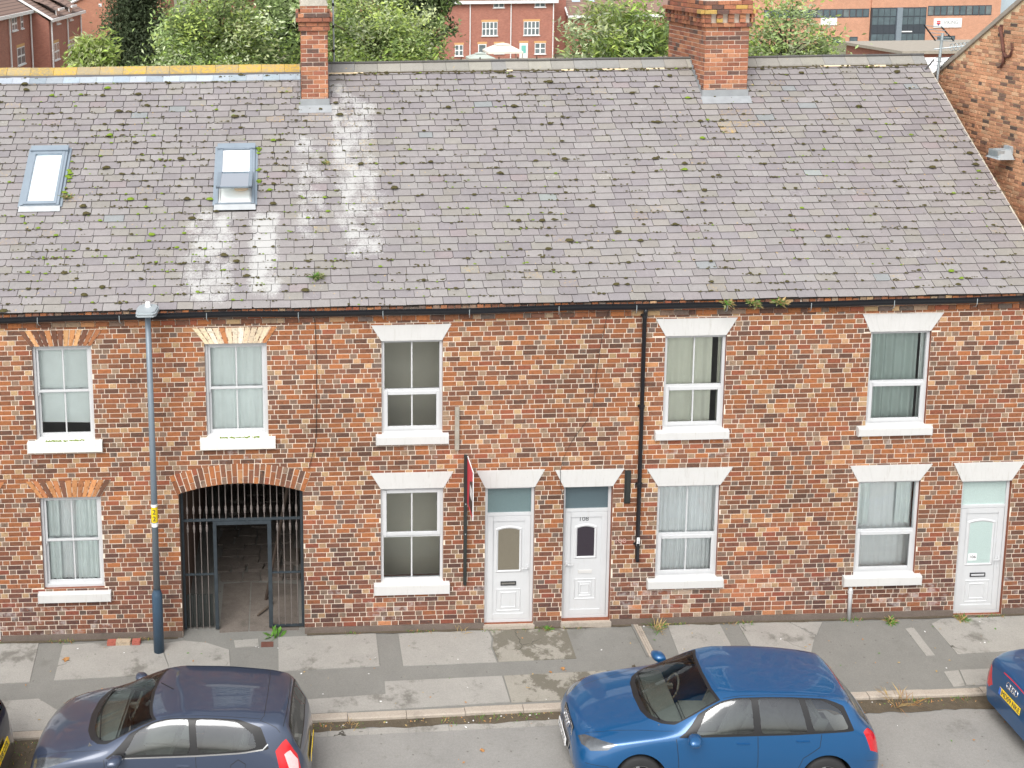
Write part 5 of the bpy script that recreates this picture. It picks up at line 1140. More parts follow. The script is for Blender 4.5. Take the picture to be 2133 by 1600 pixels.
# --- blue five-door hatchback
L = 4.286
A3 = dict(zt=[(0, .52), (.012, .6), (.03, .655), (.07, .71), (.14, .755), (.4, .845), (.8, .935), (1.02, .985), (1.2, 1.065), (1.6, 1.245), (1.93, 1.37), (2.1, 1.405), (2.5, 1.423), (3.0, 1.418), (3.5, 1.385), (3.8, 1.345), (3.86, 1.31), (4.0, 1.12), (4.14, .96), (4.2, .9), (4.245, .82), (4.275, .66), (L, .52)],
 zc=[(0, .5), (.03, .6), (.07, .66), (.14, .71), (.4, .805), (.8, .89), (1.15, .95), (1.4, 1.015), (1.7, 1.165), (2.05, 1.335), (2.3, 1.378), (2.8, 1.385), (3.3, 1.36), (3.78, 1.3), (3.88, 1.22), (3.98, 1.08), (4.12, .93), (4.22, .8), (4.27, .62), (L, .5)],
 yc=[(0, .28), (.07, .42), (.14, .47), (.4, .55), (.8, .61), (1.15, .66), (1.4, .685), (1.7, .655), (2.05, .61), (2.5, .6), (3.2, .59), (3.78, .56), (3.95, .575), (4.12, .57), (4.25, .5), (L, .38)],
 zb=[(0, .47), (.03, .55), (.1, .62), (.2, .68), (.4, .755), (.8, .835), (1.2, .885), (1.6, .915), (2.4, .935), (3.2, .955), (3.7, .965), (3.95, .95), (4.1, .88), (4.22, .75), (L, .48)],
 yb=[(0, .4), (.03, .5), (.1, .61), (.2, .69), (.4, .77), (.8, .81), (1.3, .825), (2.2, .835), (3.2, .83), (3.7, .79), (4.0, .73), (4.2, .63), (L, .48)],
 yw=[(0, .5), (.02, .6), (.08, .72), (.2, .81), (.45, .87), (.8, .882), (2., .878), (3.4, .882), (3.9, .84), (4.1, .79), (4.22, .7), (L, .56)], zs=ZS(L))
def trim(pts, r=.1): return rounded(pts, r)
base_gaps = lambda X: [('panel_gap', 'car_trim', strip(p), 1) for p in X]
A3R = [('window_trim', 'car_trim', trim([(1.38, 3.02), (3.84, 3.04), (3.72, 3.75), (3.45, 3.985), (2.2, 3.985), (1.7, 3.97)], .06), 1),
 ('side_window', 'car_glass', trim([(1.62, 3.12), (2.43, 3.09), (2.43, 3.92), (2.15, 3.92), (1.8, 3.86)]), 1), ('side_window', 'car_glass', trim([(2.53, 3.09), (3.17, 3.09), (3.09, 3.92), (2.53, 3.92)]), 1), ('side_window', 'car_glass', trim([(3.26, 3.1), (3.76, 3.12), (3.66, 3.62), (3.4, 3.9), (3.18, 3.92)], .15), 1),
 ('windscreen_trim', 'car_trim', [(.96, 6), (.985, 5.2), (1.05, 4.7), (1.2, 4.25), (1.37, 4.03), (1.42, 4.05), (2.02, 4.06), (2.0, 4.4), (1.965, 5), (1.945, 6)], 0), ('windscreen', 'windscreen_glass', [(1.04, 6), (1.065, 5.2), (1.12, 4.75), (1.27, 4.34), (1.45, 4.13), (1.97, 4.16), (1.945, 4.6), (1.915, 5.2), (1.9, 6)], 0),
 ('rear_window_trim', 'car_trim', [(3.87, 6), (3.87, 4.3), (3.93, 4.12), (4.14, 4.15), (4.16, 6)], 0), ('rear_window', 'car_glass', [(3.9, 6), (3.9, 4.4), (3.95, 4.22), (4.12, 4.25), (4.135, 6)], 0), ('brake_light', 'tail_red', [(3.835, 6), (3.835, 5.1), (3.86, 5.1), (3.86, 6)], 0),
 ('headlight', 'head_glass', [(.075, 3.95), (.1, 3.2), (.2, 2.75), (.42, 2.72), (.56, 2.95), (.36, 3.4), (.16, 3.97)], 1), ('tail_light', 'tail_red', [(3.97, 3.0), (4.06, 2.35), (4.2, 2.3), (4.235, 3.0), (4.15, 3.5), (4.06, 3.45)], 1),
 *base_gaps([[(.17, 4.08), (.6, 4.0), (1.0, 3.85), (1.34, 3.62)], [(1.36, 3.0), (1.39, 2.), (1.4, .6)], [(2.48, 3.02), (2.48, 2.), (2.44, .6)], [(3.36, 3.03), (3.33, 2.6), (3.1, 2.2), (2.98, 1.2)], [(3.8, 3.9), (3.84, 4.3), (3.85, 6)], [(2.06, 4.12), (2.8, 4.14), (3.76, 4.16)], [(1.4, .62), (3.0, .62)], [(.12, 2.2), (.4, 2.05), (.5, 1.7)], [(4.0, 1.9), (4.2, 1.9), (4.27, 1.9)]]), ('side_moulding', 'paint_cobalt', strip([(1.45, 1.25), (2.95, 1.25)], .02, .07), 1)]
au = Car('parked_car', 'bright blue five-door hatchback parked at the kerb, grille facing left', 'paint_blue', A3, A3R, (.87, 3.445), (.21, -3.17, RZ), math.radians(-2.8))
au.interior(1.75, 2.75, .95); au.mirror(1.6, .93); au.handle(2.28, 2.78); au.handle(3.1, 2.82)
au.wiper([(1.06, 5.9, -1), (1.16, 4.55, 1)]); au.wiper([(1.2, 4.45, -1), (1.05, 5.75, 1)])
g = MB(); g.prism([(-.2, .28), (.2, .28), (.29, .56), (.27, .68), (-.27, .68), (-.29, .56)], -.012, -.03, 'x'); gr_ = g.build('grille', MATS['car_trim'], au.E, bevel=.006); gr_.rotation_euler = (0, .12, 0); gr_.location = (-.02, 0, 0)
for k in range(9): g = MB(); z = .4+.03*k; wq = .23+.05*min(1, (z-.28)/.28); g.box(-.036, -.028, -wq, wq, z-.004, z+.004); o = g.build('grille_bar', MATS['chrome'], au.E); o.rotation_euler = (0, .12, 0); o.location = (-.02, 0, 0)
g = MB(); O = [(-.21, .27), (.21, .27), (.3, .56), (.28, .69), (-.28, .69), (-.3, .56)]; I = [(a*.93, .48+(b-.48)*.93) for a, b in O]
for k in range(6): a, b, c_, d = I[k], I[(k+1) % 6], O[(k+1) % 6], O[k]; g.face([(-.036, *a), (-.036, *b), (-.03, *c_), (-.03, *d)])
o = g.build('grille_frame', MATS['chrome'], au.E); o.rotation_euler = (0, .12, 0); o.location = (-.02, 0, 0)
au.rings(.0, .63, .055, .14); au.plate('FL57 XZC', -.06, .42, .1, 'plate_white')
# --- dark slate three-door hatchback
L = 3.95
FI = dict(zt=[(0, .5), (.02, .62), (.06, .7), (.14, .78), (.3, .87), (.6, .97), (.86, 1.05), (1.0, 1.11), (1.4, 1.29), (1.72, 1.41), (2.0, 1.455), (2.4, 1.478), (2.9, 1.47), (3.3, 1.445), (3.63, 1.405), (3.67, 1.36), (3.75, 1.15), (3.84, .97), (3.89, .88), (3.925, .7), (L, .5)],
 zc=[(0, .48), (.02, .57), (.06, .64), (.14, .71), (.3, .81), (.6, .91), (.9, .99), (1.15, 1.06), (1.5, 1.23), (1.85, 1.385), (2.1, 1.428), (2.6, 1.435), (3.1, 1.412), (3.55, 1.362), (3.67, 1.27), (3.76, 1.09), (3.87, .88), (3.92, .68), (L, .48)],
 yc=[(0, .26), (.06, .42), (.14, .5), (.3, .57), (.6, .62), (.9, .66), (1.15, .67), (1.5, .64), (1.85, .595), (2.4, .58), (3.1, .575), (3.6, .56), (3.72, .575), (3.84, .58), (3.92, .5), (L, .36)],
 zb=[(0, .45), (.05, .57), (.12, .65), (.3, .77), (.6, .86), (.95, .915), (1.4, .945), (2.2, .985), (3.0, 1.045), (3.4, 1.08), (3.6, 1.04), (3.75, .95), (3.88, .78), (L, .46)],
 yb=[(0, .38), (.05, .55), (.12, .64), (.3, .73), (.6, .77), (1.0, .79), (2., .8), (3., .79), (3.45, .74), (3.7, .7), (3.86, .62), (L, .46)],
 yw=[(0, .5), (.03, .62), (.1, .73), (.25, .81), (.5, .85), (.9, .86), (2., .855), (3.1, .86), (3.6, .84), (3.8, .77), (3.9, .67), (L, .55)], zs=ZS(L))
FIR = [('window_trim', 'car_trim', trim([(1.16, 3.02), (3.42, 3.03), (3.3, 3.7), (3.0, 3.98), (2.0, 3.985), (1.5, 3.97)], .06), 1), ('window_chrome', 'chrome', strip([(1.25, 3.035), (3.0, 3.04), (3.33, 3.05), (3.4, 3.2)], .008, .022), 1),
 ('side_window', 'car_glass', trim([(1.42, 3.14), (2.35, 3.1), (2.3, 3.92), (1.98, 3.92), (1.6, 3.86)]), 1), ('side_window', 'car_glass', trim([(2.45, 3.1), (3.25, 3.12), (3.2, 3.5), (2.95, 3.88), (2.4, 3.92)], .16), 1),
 ('windscreen_trim', 'car_trim', [(.8, 6), (.83, 5.2), (.92, 4.6), (1.04, 4.2), (1.17, 4.03), (1.24, 4.05), (1.86, 4.07), (1.8, 4.5), (1.75, 5.2), (1.73, 6)], 0), ('windscreen', 'windscreen_glass', [(.9, 6), (.93, 5.2), (1.0, 4.68), (1.12, 4.3), (1.27, 4.14), (1.8, 4.18), (1.74, 4.7), (1.7, 5.3), (1.685, 6)], 0),
 ('rear_window_trim', 'car_trim', [(3.665, 6), (3.665, 4.3), (3.7, 4.1), (3.83, 4.13), (3.845, 6)], 0), ('rear_window', 'car_glass', [(3.685, 6), (3.685, 4.4), (3.71, 4.2), (3.82, 4.22), (3.83, 6)], 0),
 ('headlight', 'head_glass', [(.08, 3.9), (.1, 3.0), (.22, 2.75), (.5, 2.9), (.72, 3.3), (.4, 3.7), (.2, 3.98)], 1), ('tail_light', 'tail_red', [(3.5, 3.0), (3.56, 2.5), (3.75, 2.25), (3.84, 2.65), (3.79, 3.3), (3.64, 3.5)], 1), ('reversing_lamp', 'tail_clear', [(3.62, 2.95), (3.7, 2.5), (3.82, 2.45), (3.8, 3.0), (3.7, 3.2)], 1),
 *base_gaps([[(.16, 4.15), (.5, 4.02), (.85, 3.85), (1.1, 3.7)], [(1.16, 3.0), (1.2, 2.), (1.2, .6)], [(2.42, 3.02), (2.45, 2.), (2.4, .6)], [(1.9, 4.12), (2.5, 4.14), (3.28, 4.14)], [(3.28, 3.95), (3.33, 4.4), (3.34, 6)], [(1.2, .62), (2.4, .62)], [(3.6, 3.9), (3.63, 5.), (3.64, 6)], [(3.3, 3.98), (3.5, 3.75), (3.56, 3.6)], [(2.9, 2.7), (3.0, 2.85), (3.1, 2.7), (3.1, 2.4), (3.0, 2.25), (2.9, 2.4), (2.9, 2.7)]])]
fi = Car('parked_car', 'dark slate-blue three-door hatchback parked in front of the gated passage', 'paint_slate', FI, FIR, (.8, 3.29), (-7.47, -3.3, RZ), math.radians(-4.2), wr=.3)
fi.interior(1.5, 2.35, 1.0); fi.mirror(1.36, .95, .13); fi.handle(2.25, 2.75); fi.wiper([(.92, 5.9, -1), (1.02, 4.6, 1)]); fi.wiper([(1.07, 4.4, -1), (.93, 5.75, 1)])
for zz in (.66,): fi.plate('YD59 KXN', 3.955, .62, 0, 'plate_yellow', True, blue=True)
g = MB(); p = fi.S(1.95, 6); g.tube([(2.0, .0, p[2]), (1.82, .0, p[2]+.1)], .006, 5); g.build('roof_aerial', MATS['car_trim'], fi.E)
g = MB(); g.prism([(-.33, .34), (.33, .34), (.4, .46), (-.4, .46)], -.008, .02, 'x'); g.build('grille', MATS['car_trim'], fi.E)
# --- cobalt soft-top, tail towards the blue hatchback
L = 4.63
A5 = dict(zt=[(0, .5), (.03, .64), (.1, .71), (.5, .82), (1.0, .91), (1.35, .97), (1.8, 1.17), (2.15, 1.32), (2.5, 1.37), (2.9, 1.375), (3.3, 1.34), (3.7, 1.2), (4.0, 1.075), (4.15, 1.0), (4.4, .98), (4.54, .955), (4.58, .9), (4.6, .76), (L, .52)],
 zc=[(0, .48), (.03, .58), (.1, .66), (.5, .78), (1.0, .87), (1.4, .93), (1.8, 1.09), (2.2, 1.27), (2.6, 1.31), (3.0, 1.29), (3.4, 1.18), (3.75, 1.0), (3.9, .965), (4.2, .955), (4.5, .935), (4.57, .86), (4.6, .72), (L, .5)],
 yc=[(0, .28), (.1, .46), (.5, .58), (1.0, .64), (1.4, .68), (1.8, .65), (2.2, .6), (2.8, .58), (3.4, .57), (3.75, .6), (4.1, .62), (4.5, .58), (4.6, .5), (L, .4)],
 zb=[(0, .45), (.1, .62), (.4, .73), (1., .83), (2., .9), (3., .93), (3.8, .935), (4.2, .92), (4.45, .87), (4.56, .77), (L, .48)], yb=[(0, .4), (.1, .62), (.4, .77), (1., .83), (2., .85), (3., .85), (3.8, .82), (4.2, .77), (4.5, .67), (4.6, .58), (L, .48)],
 yw=[(0, .5), (.05, .68), (.2, .82), (.5, .9), (1., .925), (3.6, .925), (4.2, .87), (4.45, .79), (4.58, .66), (L, .56)], zs=ZS(L))
A5R = [('soft_top', 'soft_top', [(2.16, 6), (2.2, 4.02), (3.0, 3.9), (3.6, 3.7), (3.95, 3.95), (4.1, 4.5), (4.16, 6)], 0), ('rear_window', 'car_glass', [(3.55, 6), (3.57, 4.9), (3.65, 4.75), (3.9, 4.78), (3.95, 6)], 0), ('windscreen', 'windscreen_glass', [(1.4, 6), (1.5, 4.6), (1.65, 4.15), (2.14, 4.12), (2.1, 6)], 0), ('side_window', 'car_glass', [(1.7, 3.1), (2.6, 3.08), (2.6, 3.85), (2.2, 3.9)], 1), ('side_window', 'car_glass', [(2.66, 3.08), (3.4, 3.1), (3.0, 3.8), (2.66, 3.85)], 1),
 ('headlight', 'head_glass', [(.08, 3.9), (.1, 3.1), (.35, 2.8), (.6, 3.0), (.3, 3.8)], 1), ('tail_light', 'tail_red', [(4.38, 3.0), (4.48, 2.45), (4.6, 2.35), (4.623, 2.8), (4.62, 3.95), (4.585, 3.85), (4.55, 3.3)], 1), ('brake_light', 'tail_red', [(4.57, 6), (4.57, 5.2), (4.576, 5.2), (4.576, 6)], 0), *base_gaps([[(4.19, 6), (4.18, 4.4), (4.22, 4.06), (4.5, 3.98), (4.58, 3.8)], [(1.5, 3), (1.5, .6)], [(2.75, 3.), (2.8, .6)], [(4.5, 2.2), (4.6, 2.)]])]
a5 = Car('parked_car', 'cobalt blue soft-top coupe at the right edge, tail and yellow plate showing', 'paint_cobalt', A5, A5R, (.9, 3.65), (6.86+4.63, -3.2, RZ), pi+math.radians(-1.5))
a5.interior(2.0, 2.9, .9); a5.mirror(1.75, .92)
a5.plate('MD09 NKE', 4.625, .62, -.12, 'plate_yellow', True, blue=True); a5.rings(4.598, .8, .045, -.2)
# --- dark navy car, only its tail in view
LC = {k: list(v) for k, v in FI.items()}
lc = Car('parked_car', 'dark navy hatchback at the left edge with only its tail in view', 'paint_navy', LC, [r for r in FIR if r[0] not in ('tail_light', 'reversing_lamp')]+[('tail_light', 'tail_red', [(3.5, 3.0), (3.58, 2.7), (3.74, 2.6), (3.8, 3.0), (3.75, 3.4), (3.62, 3.6)], 1)], (.8, 3.29), (-7.9-3.95, -3.45, RZ), math.radians(-2), wr=.3)
lc.interior(1.5, 2.35, 1.0); lc.plate('YJ08 OTR', 3.965, .66, -.25, 'plate_yellow', True)

# ================================================================== trees
def make_leafmat(name, cols, rough=.6):
    g = N(name); a = g.n('Attribute', attribute_name='bc'); p = g.pos(); c = g.scale(a.outputs['Color'], g.val(g.noise(p, 3.), .8, 1.2)); g.b.inputs['Transmission Weight'].default_value = 0
    d = g.n('BsdfTranslucent'); g.set(d.inputs['Color'], g.scale(c, 1.2)); g.fin(c, rough, spec=.35); mx = g.n('MixShader', Fac=.28); g.t.links.new(g.b.outputs[0], mx.inputs[1]); g.t.links.new(d.outputs[0], mx.inputs[2]); g.t.links.new(mx.outputs[0], g.out.inputs[0])
make_leafmat('leaf', None)
def tree(label, x, y, h, crown, nclump, leaves, size, pal, name='broadleaf_tree', group='trees behind the terrace', long=1.7, seed=1, trunk_r=.16, droop=.0, cr=.55):
    """crown: (cx,cy,cz,rx,ry,rz) relative to base; clumps of leaf faces around twig ends"""
    r = random.Random(seed); T = tag(empty(name, (x, y, -.06)), label, 'tree', group); cx, cy, cz, rx, ry, rz = crown
    tips = []
    while len(tips) < nclump:
        p = Vector((r.uniform(-1, 1), r.uniform(-1, 1), r.uniform(-1, 1)))
        if p.length > 1 or p.length < .25: continue
        q = p*(.7+.3*noise.noise(p*2.1+Vector((seed, 0, 0)))+.18*noise.noise(p*5+Vector((0, seed, 0))))
        tips.append(Vector((cx+q.x*rx*1.2, cy+q.y*ry*1.2, cz+q.z*rz*1.2)))
    g = MB(); top = Vector((cx, cy, cz+rz*.3)); g.tube([(0, 0, 0), (cx*.3, cy*.3, h*.2), (cx*.8, cy*.8, h*.5), tuple(top)], [trunk_r, trunk_r*.8, trunk_r*.55, trunk_r*.15], 8); g.build('trunk', MATS['bark'], T, smooth=True)
    g = MB()
    for k, t in enumerate(tips):
        if k % 3: continue
        b = Vector((cx*.8, cy*.8, max(h*.25, min(h*.75, t.z-(t-top).length*.5)))); m = b.lerp(t, .55)+Vector((r.uniform(-.2, .2), r.uniform(-.2, .2), .15)); g.tube([b, m, t], [trunk_r*.28, trunk_r*.16, .008], 5)
    g.build('branches', MATS['bark'], T, smooth=True)
    g = MB(); V, F, C = [], [], []
    for t in tips:
        lp = pal[min(len(pal)-1, int(r.random()**1.3*len(pal)))]; sh = r.uniform(.5, 1.35)
        for j in range(leaves):
            d = Vector((r.gauss(0, 1), r.gauss(0, 1), r.gauss(0, 1)))*cr*.55; p = t+d; nrm = Vector((r.gauss(0, .6), r.gauss(0, .6)-.3, r.uniform(.2, 1.2))).normalized()
            a = Vector((r.gauss(0, 1), r.gauss(0, 1), r.gauss(0, .5)-droop)); a = (a-nrm*a.dot(nrm)).normalized(); b = nrm.cross(a); s_ = size*r.uniform(.6, 1.25); n0 = len(V)
            V += [p-a*s_*.5*long, p+b*s_*.34+nrm*s_*.1, p+a*s_*.5*long-nrm*s_*.1, p-b*s_*.34+nrm*s_*.1]; F.append((n0, n0+1, n0+2, n0+3)); k = sh*r.uniform(.75, 1.3); C.append((lp[0]*k, lp[1]*k, lp[2]*k, 1))
    g.v = [tuple(v) for v in V]; g.f = F; g.m = [0]*len(F); g.c = C; g.anyc = True; g.build('crown', MATS['leaf'], T, recalc=False); return T
GR = [(.24, .32, .12), (.18, .26, .085), (.33, .42, .19), (.48, .54, .34)]; LG = [(.29, .4, .09), (.39, .48, .13), (.5, .56, .28)]; DK = [(.06, .085, .04), (.08, .11, .05), (.11, .14, .07)]
tree('broad leafy green tree behind the left ridge, left of the left chimney', -6.3, 22, 11, (0, 0, 7.9, 3.0, 2.6, 2.9), 440, 74, .11, GR+LG, seed=3)
tree('leafy green tree right of the left chimney with a yellowish crown', -.9, 22.5, 10.8, (0, 0, 7.5, 3.0, 2.6, 3.0), 440, 74, .11, LG+GR, seed=4)
tree('dark green narrow tree standing before the tall red brick wall', -12.6, 47, 12, (0, 0, 7.0, 1.9, 1.8, 5.2), 420, 64, .14, DK, seed=5, name='cypress_tree', droop=1.2)
tree('small bright green tree above the lichened ridge at far left', -14.1, 41, 8, (0, 0, 5.6, 1.35, 1.3, 2.4), 150, 44, .17, LG, seed=6, long=2.4, droop=.8)
tree('green tree with long leaves left of the right chimney', 7.6, 20.5, 10.6, (0, 0, 7.4, 2.5, 2.2, 2.9), 250, 64, .12, LG+GR, seed=7, long=2.3, droop=.5, name='ash_tree')
tree('airy green tree with gaps right of the right chimney', 13.2, 20.5, 10.6, (0, 0, 7.6, 2.4, 2., 2.7), 200, 46, .11, LG+GR, seed=8, long=1.8, name='ash_tree')
tree('dark distant tree rising behind the yellowish leafy tree', 5.6, 70, 16, (0, 0, 8.5, 3.4, 3, 5.4), 260, 34, .36, DK+GR, seed=9, name='cypress_tree', droop=1.)
tree('shaded distant tree left of the brick houses behind', -2.8, 62, 14, (0, 0, 7.5, 4.5, 3, 4.2), 260, 34, .36, GR+DK, seed=10)

# ================================================================== houses and offices beyond
def make_far_brick(name, a, b, k=1.):
    g = N(name); p = g.pos(); s = g.n('SeparateXYZ', i0=p); u = g.math('ADD', s.outputs[0], s.outputs[1]); v = g.n('CombineXYZ'); g.set(v.inputs[0], u); g.set(v.inputs[1], s.outputs[2])
    t = g.n('TexBrick', Scale=k, Color1=(*a, 1), Color2=(*b, 1), Mortar=(.3, .2, .16, 1)); g.set(t.inputs['Vector'], v.outputs[0]); t.inputs['Brick Width'].default_value = .225; t.inputs['Row Height'].default_value = .075; t.inputs['Mortar Size'].default_value = .008
    c = g.scale(t.outputs[0], g.val(g.noise(p, 1.5, 4), .8, 1.2)); c = g.scale(c, g.val(g.noise(p, 9., 2), .85, 1.15)); g.fin(c, .9)
make_far_brick('far_red', (.44, .17, .12), (.36, .13, .095)); make_far_brick('far_orange', (.5, .22, .13), (.44, .18, .11)); make_far_brick('far_deep', (.42, .16, .115), (.34, .12, .09)); make_far_brick('office_brick', (.66, .34, .22), (.6, .3, .19))
simple('lintel_buff', (.62, .36, .16), .85, .15, 6.); simple('office_frame', (.05, .06, .075), .4); simple('office_glass', (.1, .135, .155), .12, .5, .8, spec=.8); simple('pane_far', (.16, .19, .2), .12, .6, 2.2, spec=.7); simple('pale_panel', lin(176, 190, 200), .5, .1, 1.); simple('crest_red', (.6, .05, .06), .5); simple('crest_blue', (.03, .05, .25), .5); simple('grey_text', lin(128, 134, 138), .6); simple('canvas', (.72, .68, .6), .9, .08, 1.); simple('canvas_grey', lin(176, 184, 176), .9, .08, 1.); simple('door_teal', lin(120, 190, 180), .4)
def far_roof_mat():
    g = N('far_tiles'); p = g.pos(); s = g.n('SeparateXYZ', i0=p); wv = g.n('TexWave', Scale=1.5, bands_direction='Z'); g.set(wv.inputs['Vector'], p); c = g.mix(g.ss(wv.outputs['Fac'], .0, .25), (.12, .075, .06), (.26, .17, .135)); c = g.scale(c, g.val(g.noise(p, 4.), .85, 1.15)); g.fin(c, .9)
far_roof_mat()
def quad(par, name, mat, pts): g = MB(); g.face(pts); return g.build(name, MATS[mat], par, recalc=False)
def bx(par, name, mat, v, **k): g = MB(); g.box(*v); return g.build(name, MATS[mat], par, **k)
def fwin(par, P, u0, u1, v0, v1, cols=2, rows=2, fr=.07, lintel=True, pm='pane_far', out=-.03):
    """P(u,v,w): facade to world, w outwards"""
    def b(pa, n, m, a, c, d, e, w0, w1): g = MB(); vs = [P(u, v, w) for u in (a, c) for v in (d, e) for w in (w0, w1)]; g.idx(vs, [(0, 1, 3, 2), (4, 6, 7, 5), (0, 4, 5, 1), (2, 3, 7, 6), (0, 2, 6, 4), (1, 5, 7, 3)]); return g.build(n, MATS[m], pa)
    W = b(par, 'window', 'upvc_far', u0, u1, v0, v1, -.05, .03)
    for i in range(cols):
        for j in range(rows):
            a, c = u0+(u1-u0)*i/cols+fr*.7, u0+(u1-u0)*(i+1)/cols-fr*.7; d, e = v0+(v1-v0)*j/rows+fr*.6, v0+(v1-v0)*(j+1)/rows-fr*.6; b(W, 'pane', pm, a, c, d, e, .031, .036)
    b(W, 'sill', 'upvc_far', u0-.08, u1+.08, v0-.1, v0, -.02, .12)
    if lintel: b(par, 'lintel', 'lintel_buff', u0-.08, u1+.08, v1+.005, v1+.24, -.04, .02)
    return W
# pair of three-storey houses behind, centre
M = tag(empty('brick_house', (20, 108, 0)), 'pair of red brick three-storey houses with white windows behind the ridge', 'house'); M.location = (0, 0, 0); Y = 108.
bx(M, 'wall', 'far_red', (10.5, 24.9, Y, Y+9, -.1, 6.0)); PM = lambda u, v, w: (u, Y-w, v)
quad(M, 'roof', 'far_tiles', [(10.2, Y-.4, 6.15), (25.2, Y-.4, 6.15), (25.2, Y+4.5, 9.6), (10.2, Y+4.5, 9.6)]); quad(M, 'roof', 'far_tiles', [(10.2, Y+9.4, 6.15), (25.2, Y+9.4, 6.15), (25.2, Y+4.5, 9.6), (10.2, Y+4.5, 9.6)]); quad(M, 'gable', 'far_red', [(24.9, Y, 6), (24.9, Y+9, 6), (24.9, Y+4.5, 9.5)])
bx(M, 'fascia', 'upvc_far', (10.2, 25.2, Y-.45, Y-.3, 5.98, 6.3))
for a, b_, c_, d in ((16.87, 18.58, 2.48, 3.98), (21.48, 23.21, 2.48, 3.98)): fwin(M, PM, a, b_, c_, d, 4, 2, .09)
for a, b_, c_, d in ((18.11, 19.29, 5.55, 6.8), (22.67, 23.84, 5.55, 6.8)): fwin(M, PM, a, b_, c_, d, 2, 2, .1, False); quad(M, 'dormer_roof', 'far_tiles', [(a-.2, Y-.3, 6.85), (b_+.2, Y-.3, 6.85), (b_+.2, Y+1.6, 7.6), (a-.2, Y+1.6, 7.6)])
fwin(M, PM, 22.74, 23.93, .4, 1.58, 2, 2, .1); fwin(M, PM, 18.27, 19.3, .5, 1.54, 2, 2, .1); fwin(M, PM, 16.46, 17.38, -.1, 1.56, 1, 1, .15); fwin(M, PM, 13.9, 14.8, .3, 1.5, 2, 2, .1)
bx(M, 'door', 'upvc_far', (21.04, 21.97, Y-.06, Y, -.05, 1.61)); bx(M, 'door_glass', 'door_teal', (21.25, 21.75, Y-.075, Y-.061, .5, 1.35)); bx(M, 'lintel', 'lintel_buff', (20.98, 22.03, Y-.03, Y+.01, 1.64, 1.84))
for xx in (15.55, 20.05, 24.72): g = MB(); g.tube([(xx, Y-.12, 6), (xx, Y-.12, -.05)], .06, 8); g.build('downpipe', MATS['upvc_far'], M)
# house to its right, roof in view
M2 = tag(empty('brick_house', (30, 112, 0)), 'brick house with brown tiled roof and two skylights behind the right tree', 'house'); M2.location = (0, 0, 0)
bx(M2, 'wall', 'far_deep', (27.3, 40, 112.5, 122, -.1, 4.4)); quad(M2, 'roof', 'far_tiles', [(27.3, 112, 4.25), (40.2, 112, 4.25), (40.2, 117, 8.2), (27.0, 117, 8.2)]); quad(M2, 'gable', 'far_deep', [(27.29, 112.5, 4.4), (27.29, 122, 4.4), (27.29, 117, 8.15)]); bx(M2, 'fascia', 'upvc_far', (27.3, 40.2, 111.9, 112, 4.05, 4.35)); g = MB(); g.tube([(27.28, 111.95, 4.35), (27.0, 117, 8.3)], .12, 5); g.build('bargeboard', MATS['upvc_far'], M2)
for a in (28.2, 29.9): quad(M2, 'skylight', 'pale_panel', [(a, 113.86, 5.8), (a+.95, 113.86, 5.8), (a+.95, 114.9, 6.62), (a, 114.9, 6.62)])
quad(M2, 'side_wall', 'far_deep', [(25.6, 113, -.1), (27.3, 113, -.1), (27.3, 113, 7), (25.6, 113, 7)])
M3 = tag(empty('brick_house', (29, 130, 0)), 'shadowed brick house side wall between the houses behind', 'house'); M3.location = (0, 0, 0); bx(M3, 'wall', 'far_deep', (25.4, 33, 126, 134, -.1, 9)); quad(M3, 'roof', 'far_tiles', [(25, 125.5, 9), (34, 125.5, 9), (34, 130, 12), (25, 130, 12)])
# stepped row at far left, fronts facing right
X1, X2 = -25.82, -24.29
def rowhouse(lab, X, y0, y1, ev, wins, pipes, dorm=()):
    B = tag(empty('brick_house', (X, y0, 0)), lab, 'house', 'stepped row of brick houses'); B.location = (0, 0, 0); P = lambda u, v, w: (X+w, u, v)
    bx(B, 'wall', 'far_red', (X-8, X, y0, y1, -.1, ev)); rg = X-4.2; rh = ev+3.0
    quad(B, 'roof', 'far_tiles', [(X+.35, y0-.2, ev+.1), (X+.35, y1+.2, ev+.1), (rg, y1+.2, rh), (rg, y0-.2, rh)]); quad(B, 'roof', 'far_tiles', [(X-8.4, y0-.2, ev+.1), (X-8.4, y1+.2, ev+.1), (rg, y1+.2, rh), (rg, y0-.2, rh)]); quad(B, 'gable', 'far_red', [(X, y0-.001, ev), (X-8, y0-.001, ev), (rg, y0-.001, rh-.1)])
    bx(B, 'fascia', 'upvc_far', (X+.3, X+.42, y0-.2, y1+.2, ev-.1, ev+.16)); g = MB(); g.tube([(X+.4, y0-.24, ev+.08), (rg, y0-.24, rh+.02)], .11, 5); g.build('bargeboard', MATS['upvc_far'], B)
    for w_ in wins: fwin(B, P, *w_[:4], cols=w_[4], rows=2, fr=.12, lintel=w_[5])
    for yy in pipes: g = MB(); g.tube([(X+.15, yy, ev), (X+.15, yy, 0)], .07, 8); g.build('downpipe', MATS['upvc_far'], B)
    for a, b_ in dorm:
        fwin(B, P, a, b_, ev-.45, ev+.75, 2, fr=.1, lintel=False); quad(B, 'dormer_roof', 'far_tiles', [(X+.3, a-.5, ev+.85), (X+.3, b_+.5, ev+.85), (X-2.6, b_+.3, ev+1.9), (X-2.6, a-.3, ev+1.9)]); bx(B, 'dormer_fascia', 'upvc_far', (X+.26, X+.4, a-.5, b_+.5, ev+.72, ev+.9))
    return B
rowhouse('brick house at the far left with two upstairs windows above the lichened ridge', X1, 66., 79., 7.1, [(72.6, 74.3, 5.9, 6.95, 2, False), (75.6, 76.4, 5.9, 6.95, 1, False), (73.9, 76.45, 3.05, 4.45, 2, True)], (71.4, 78.6))
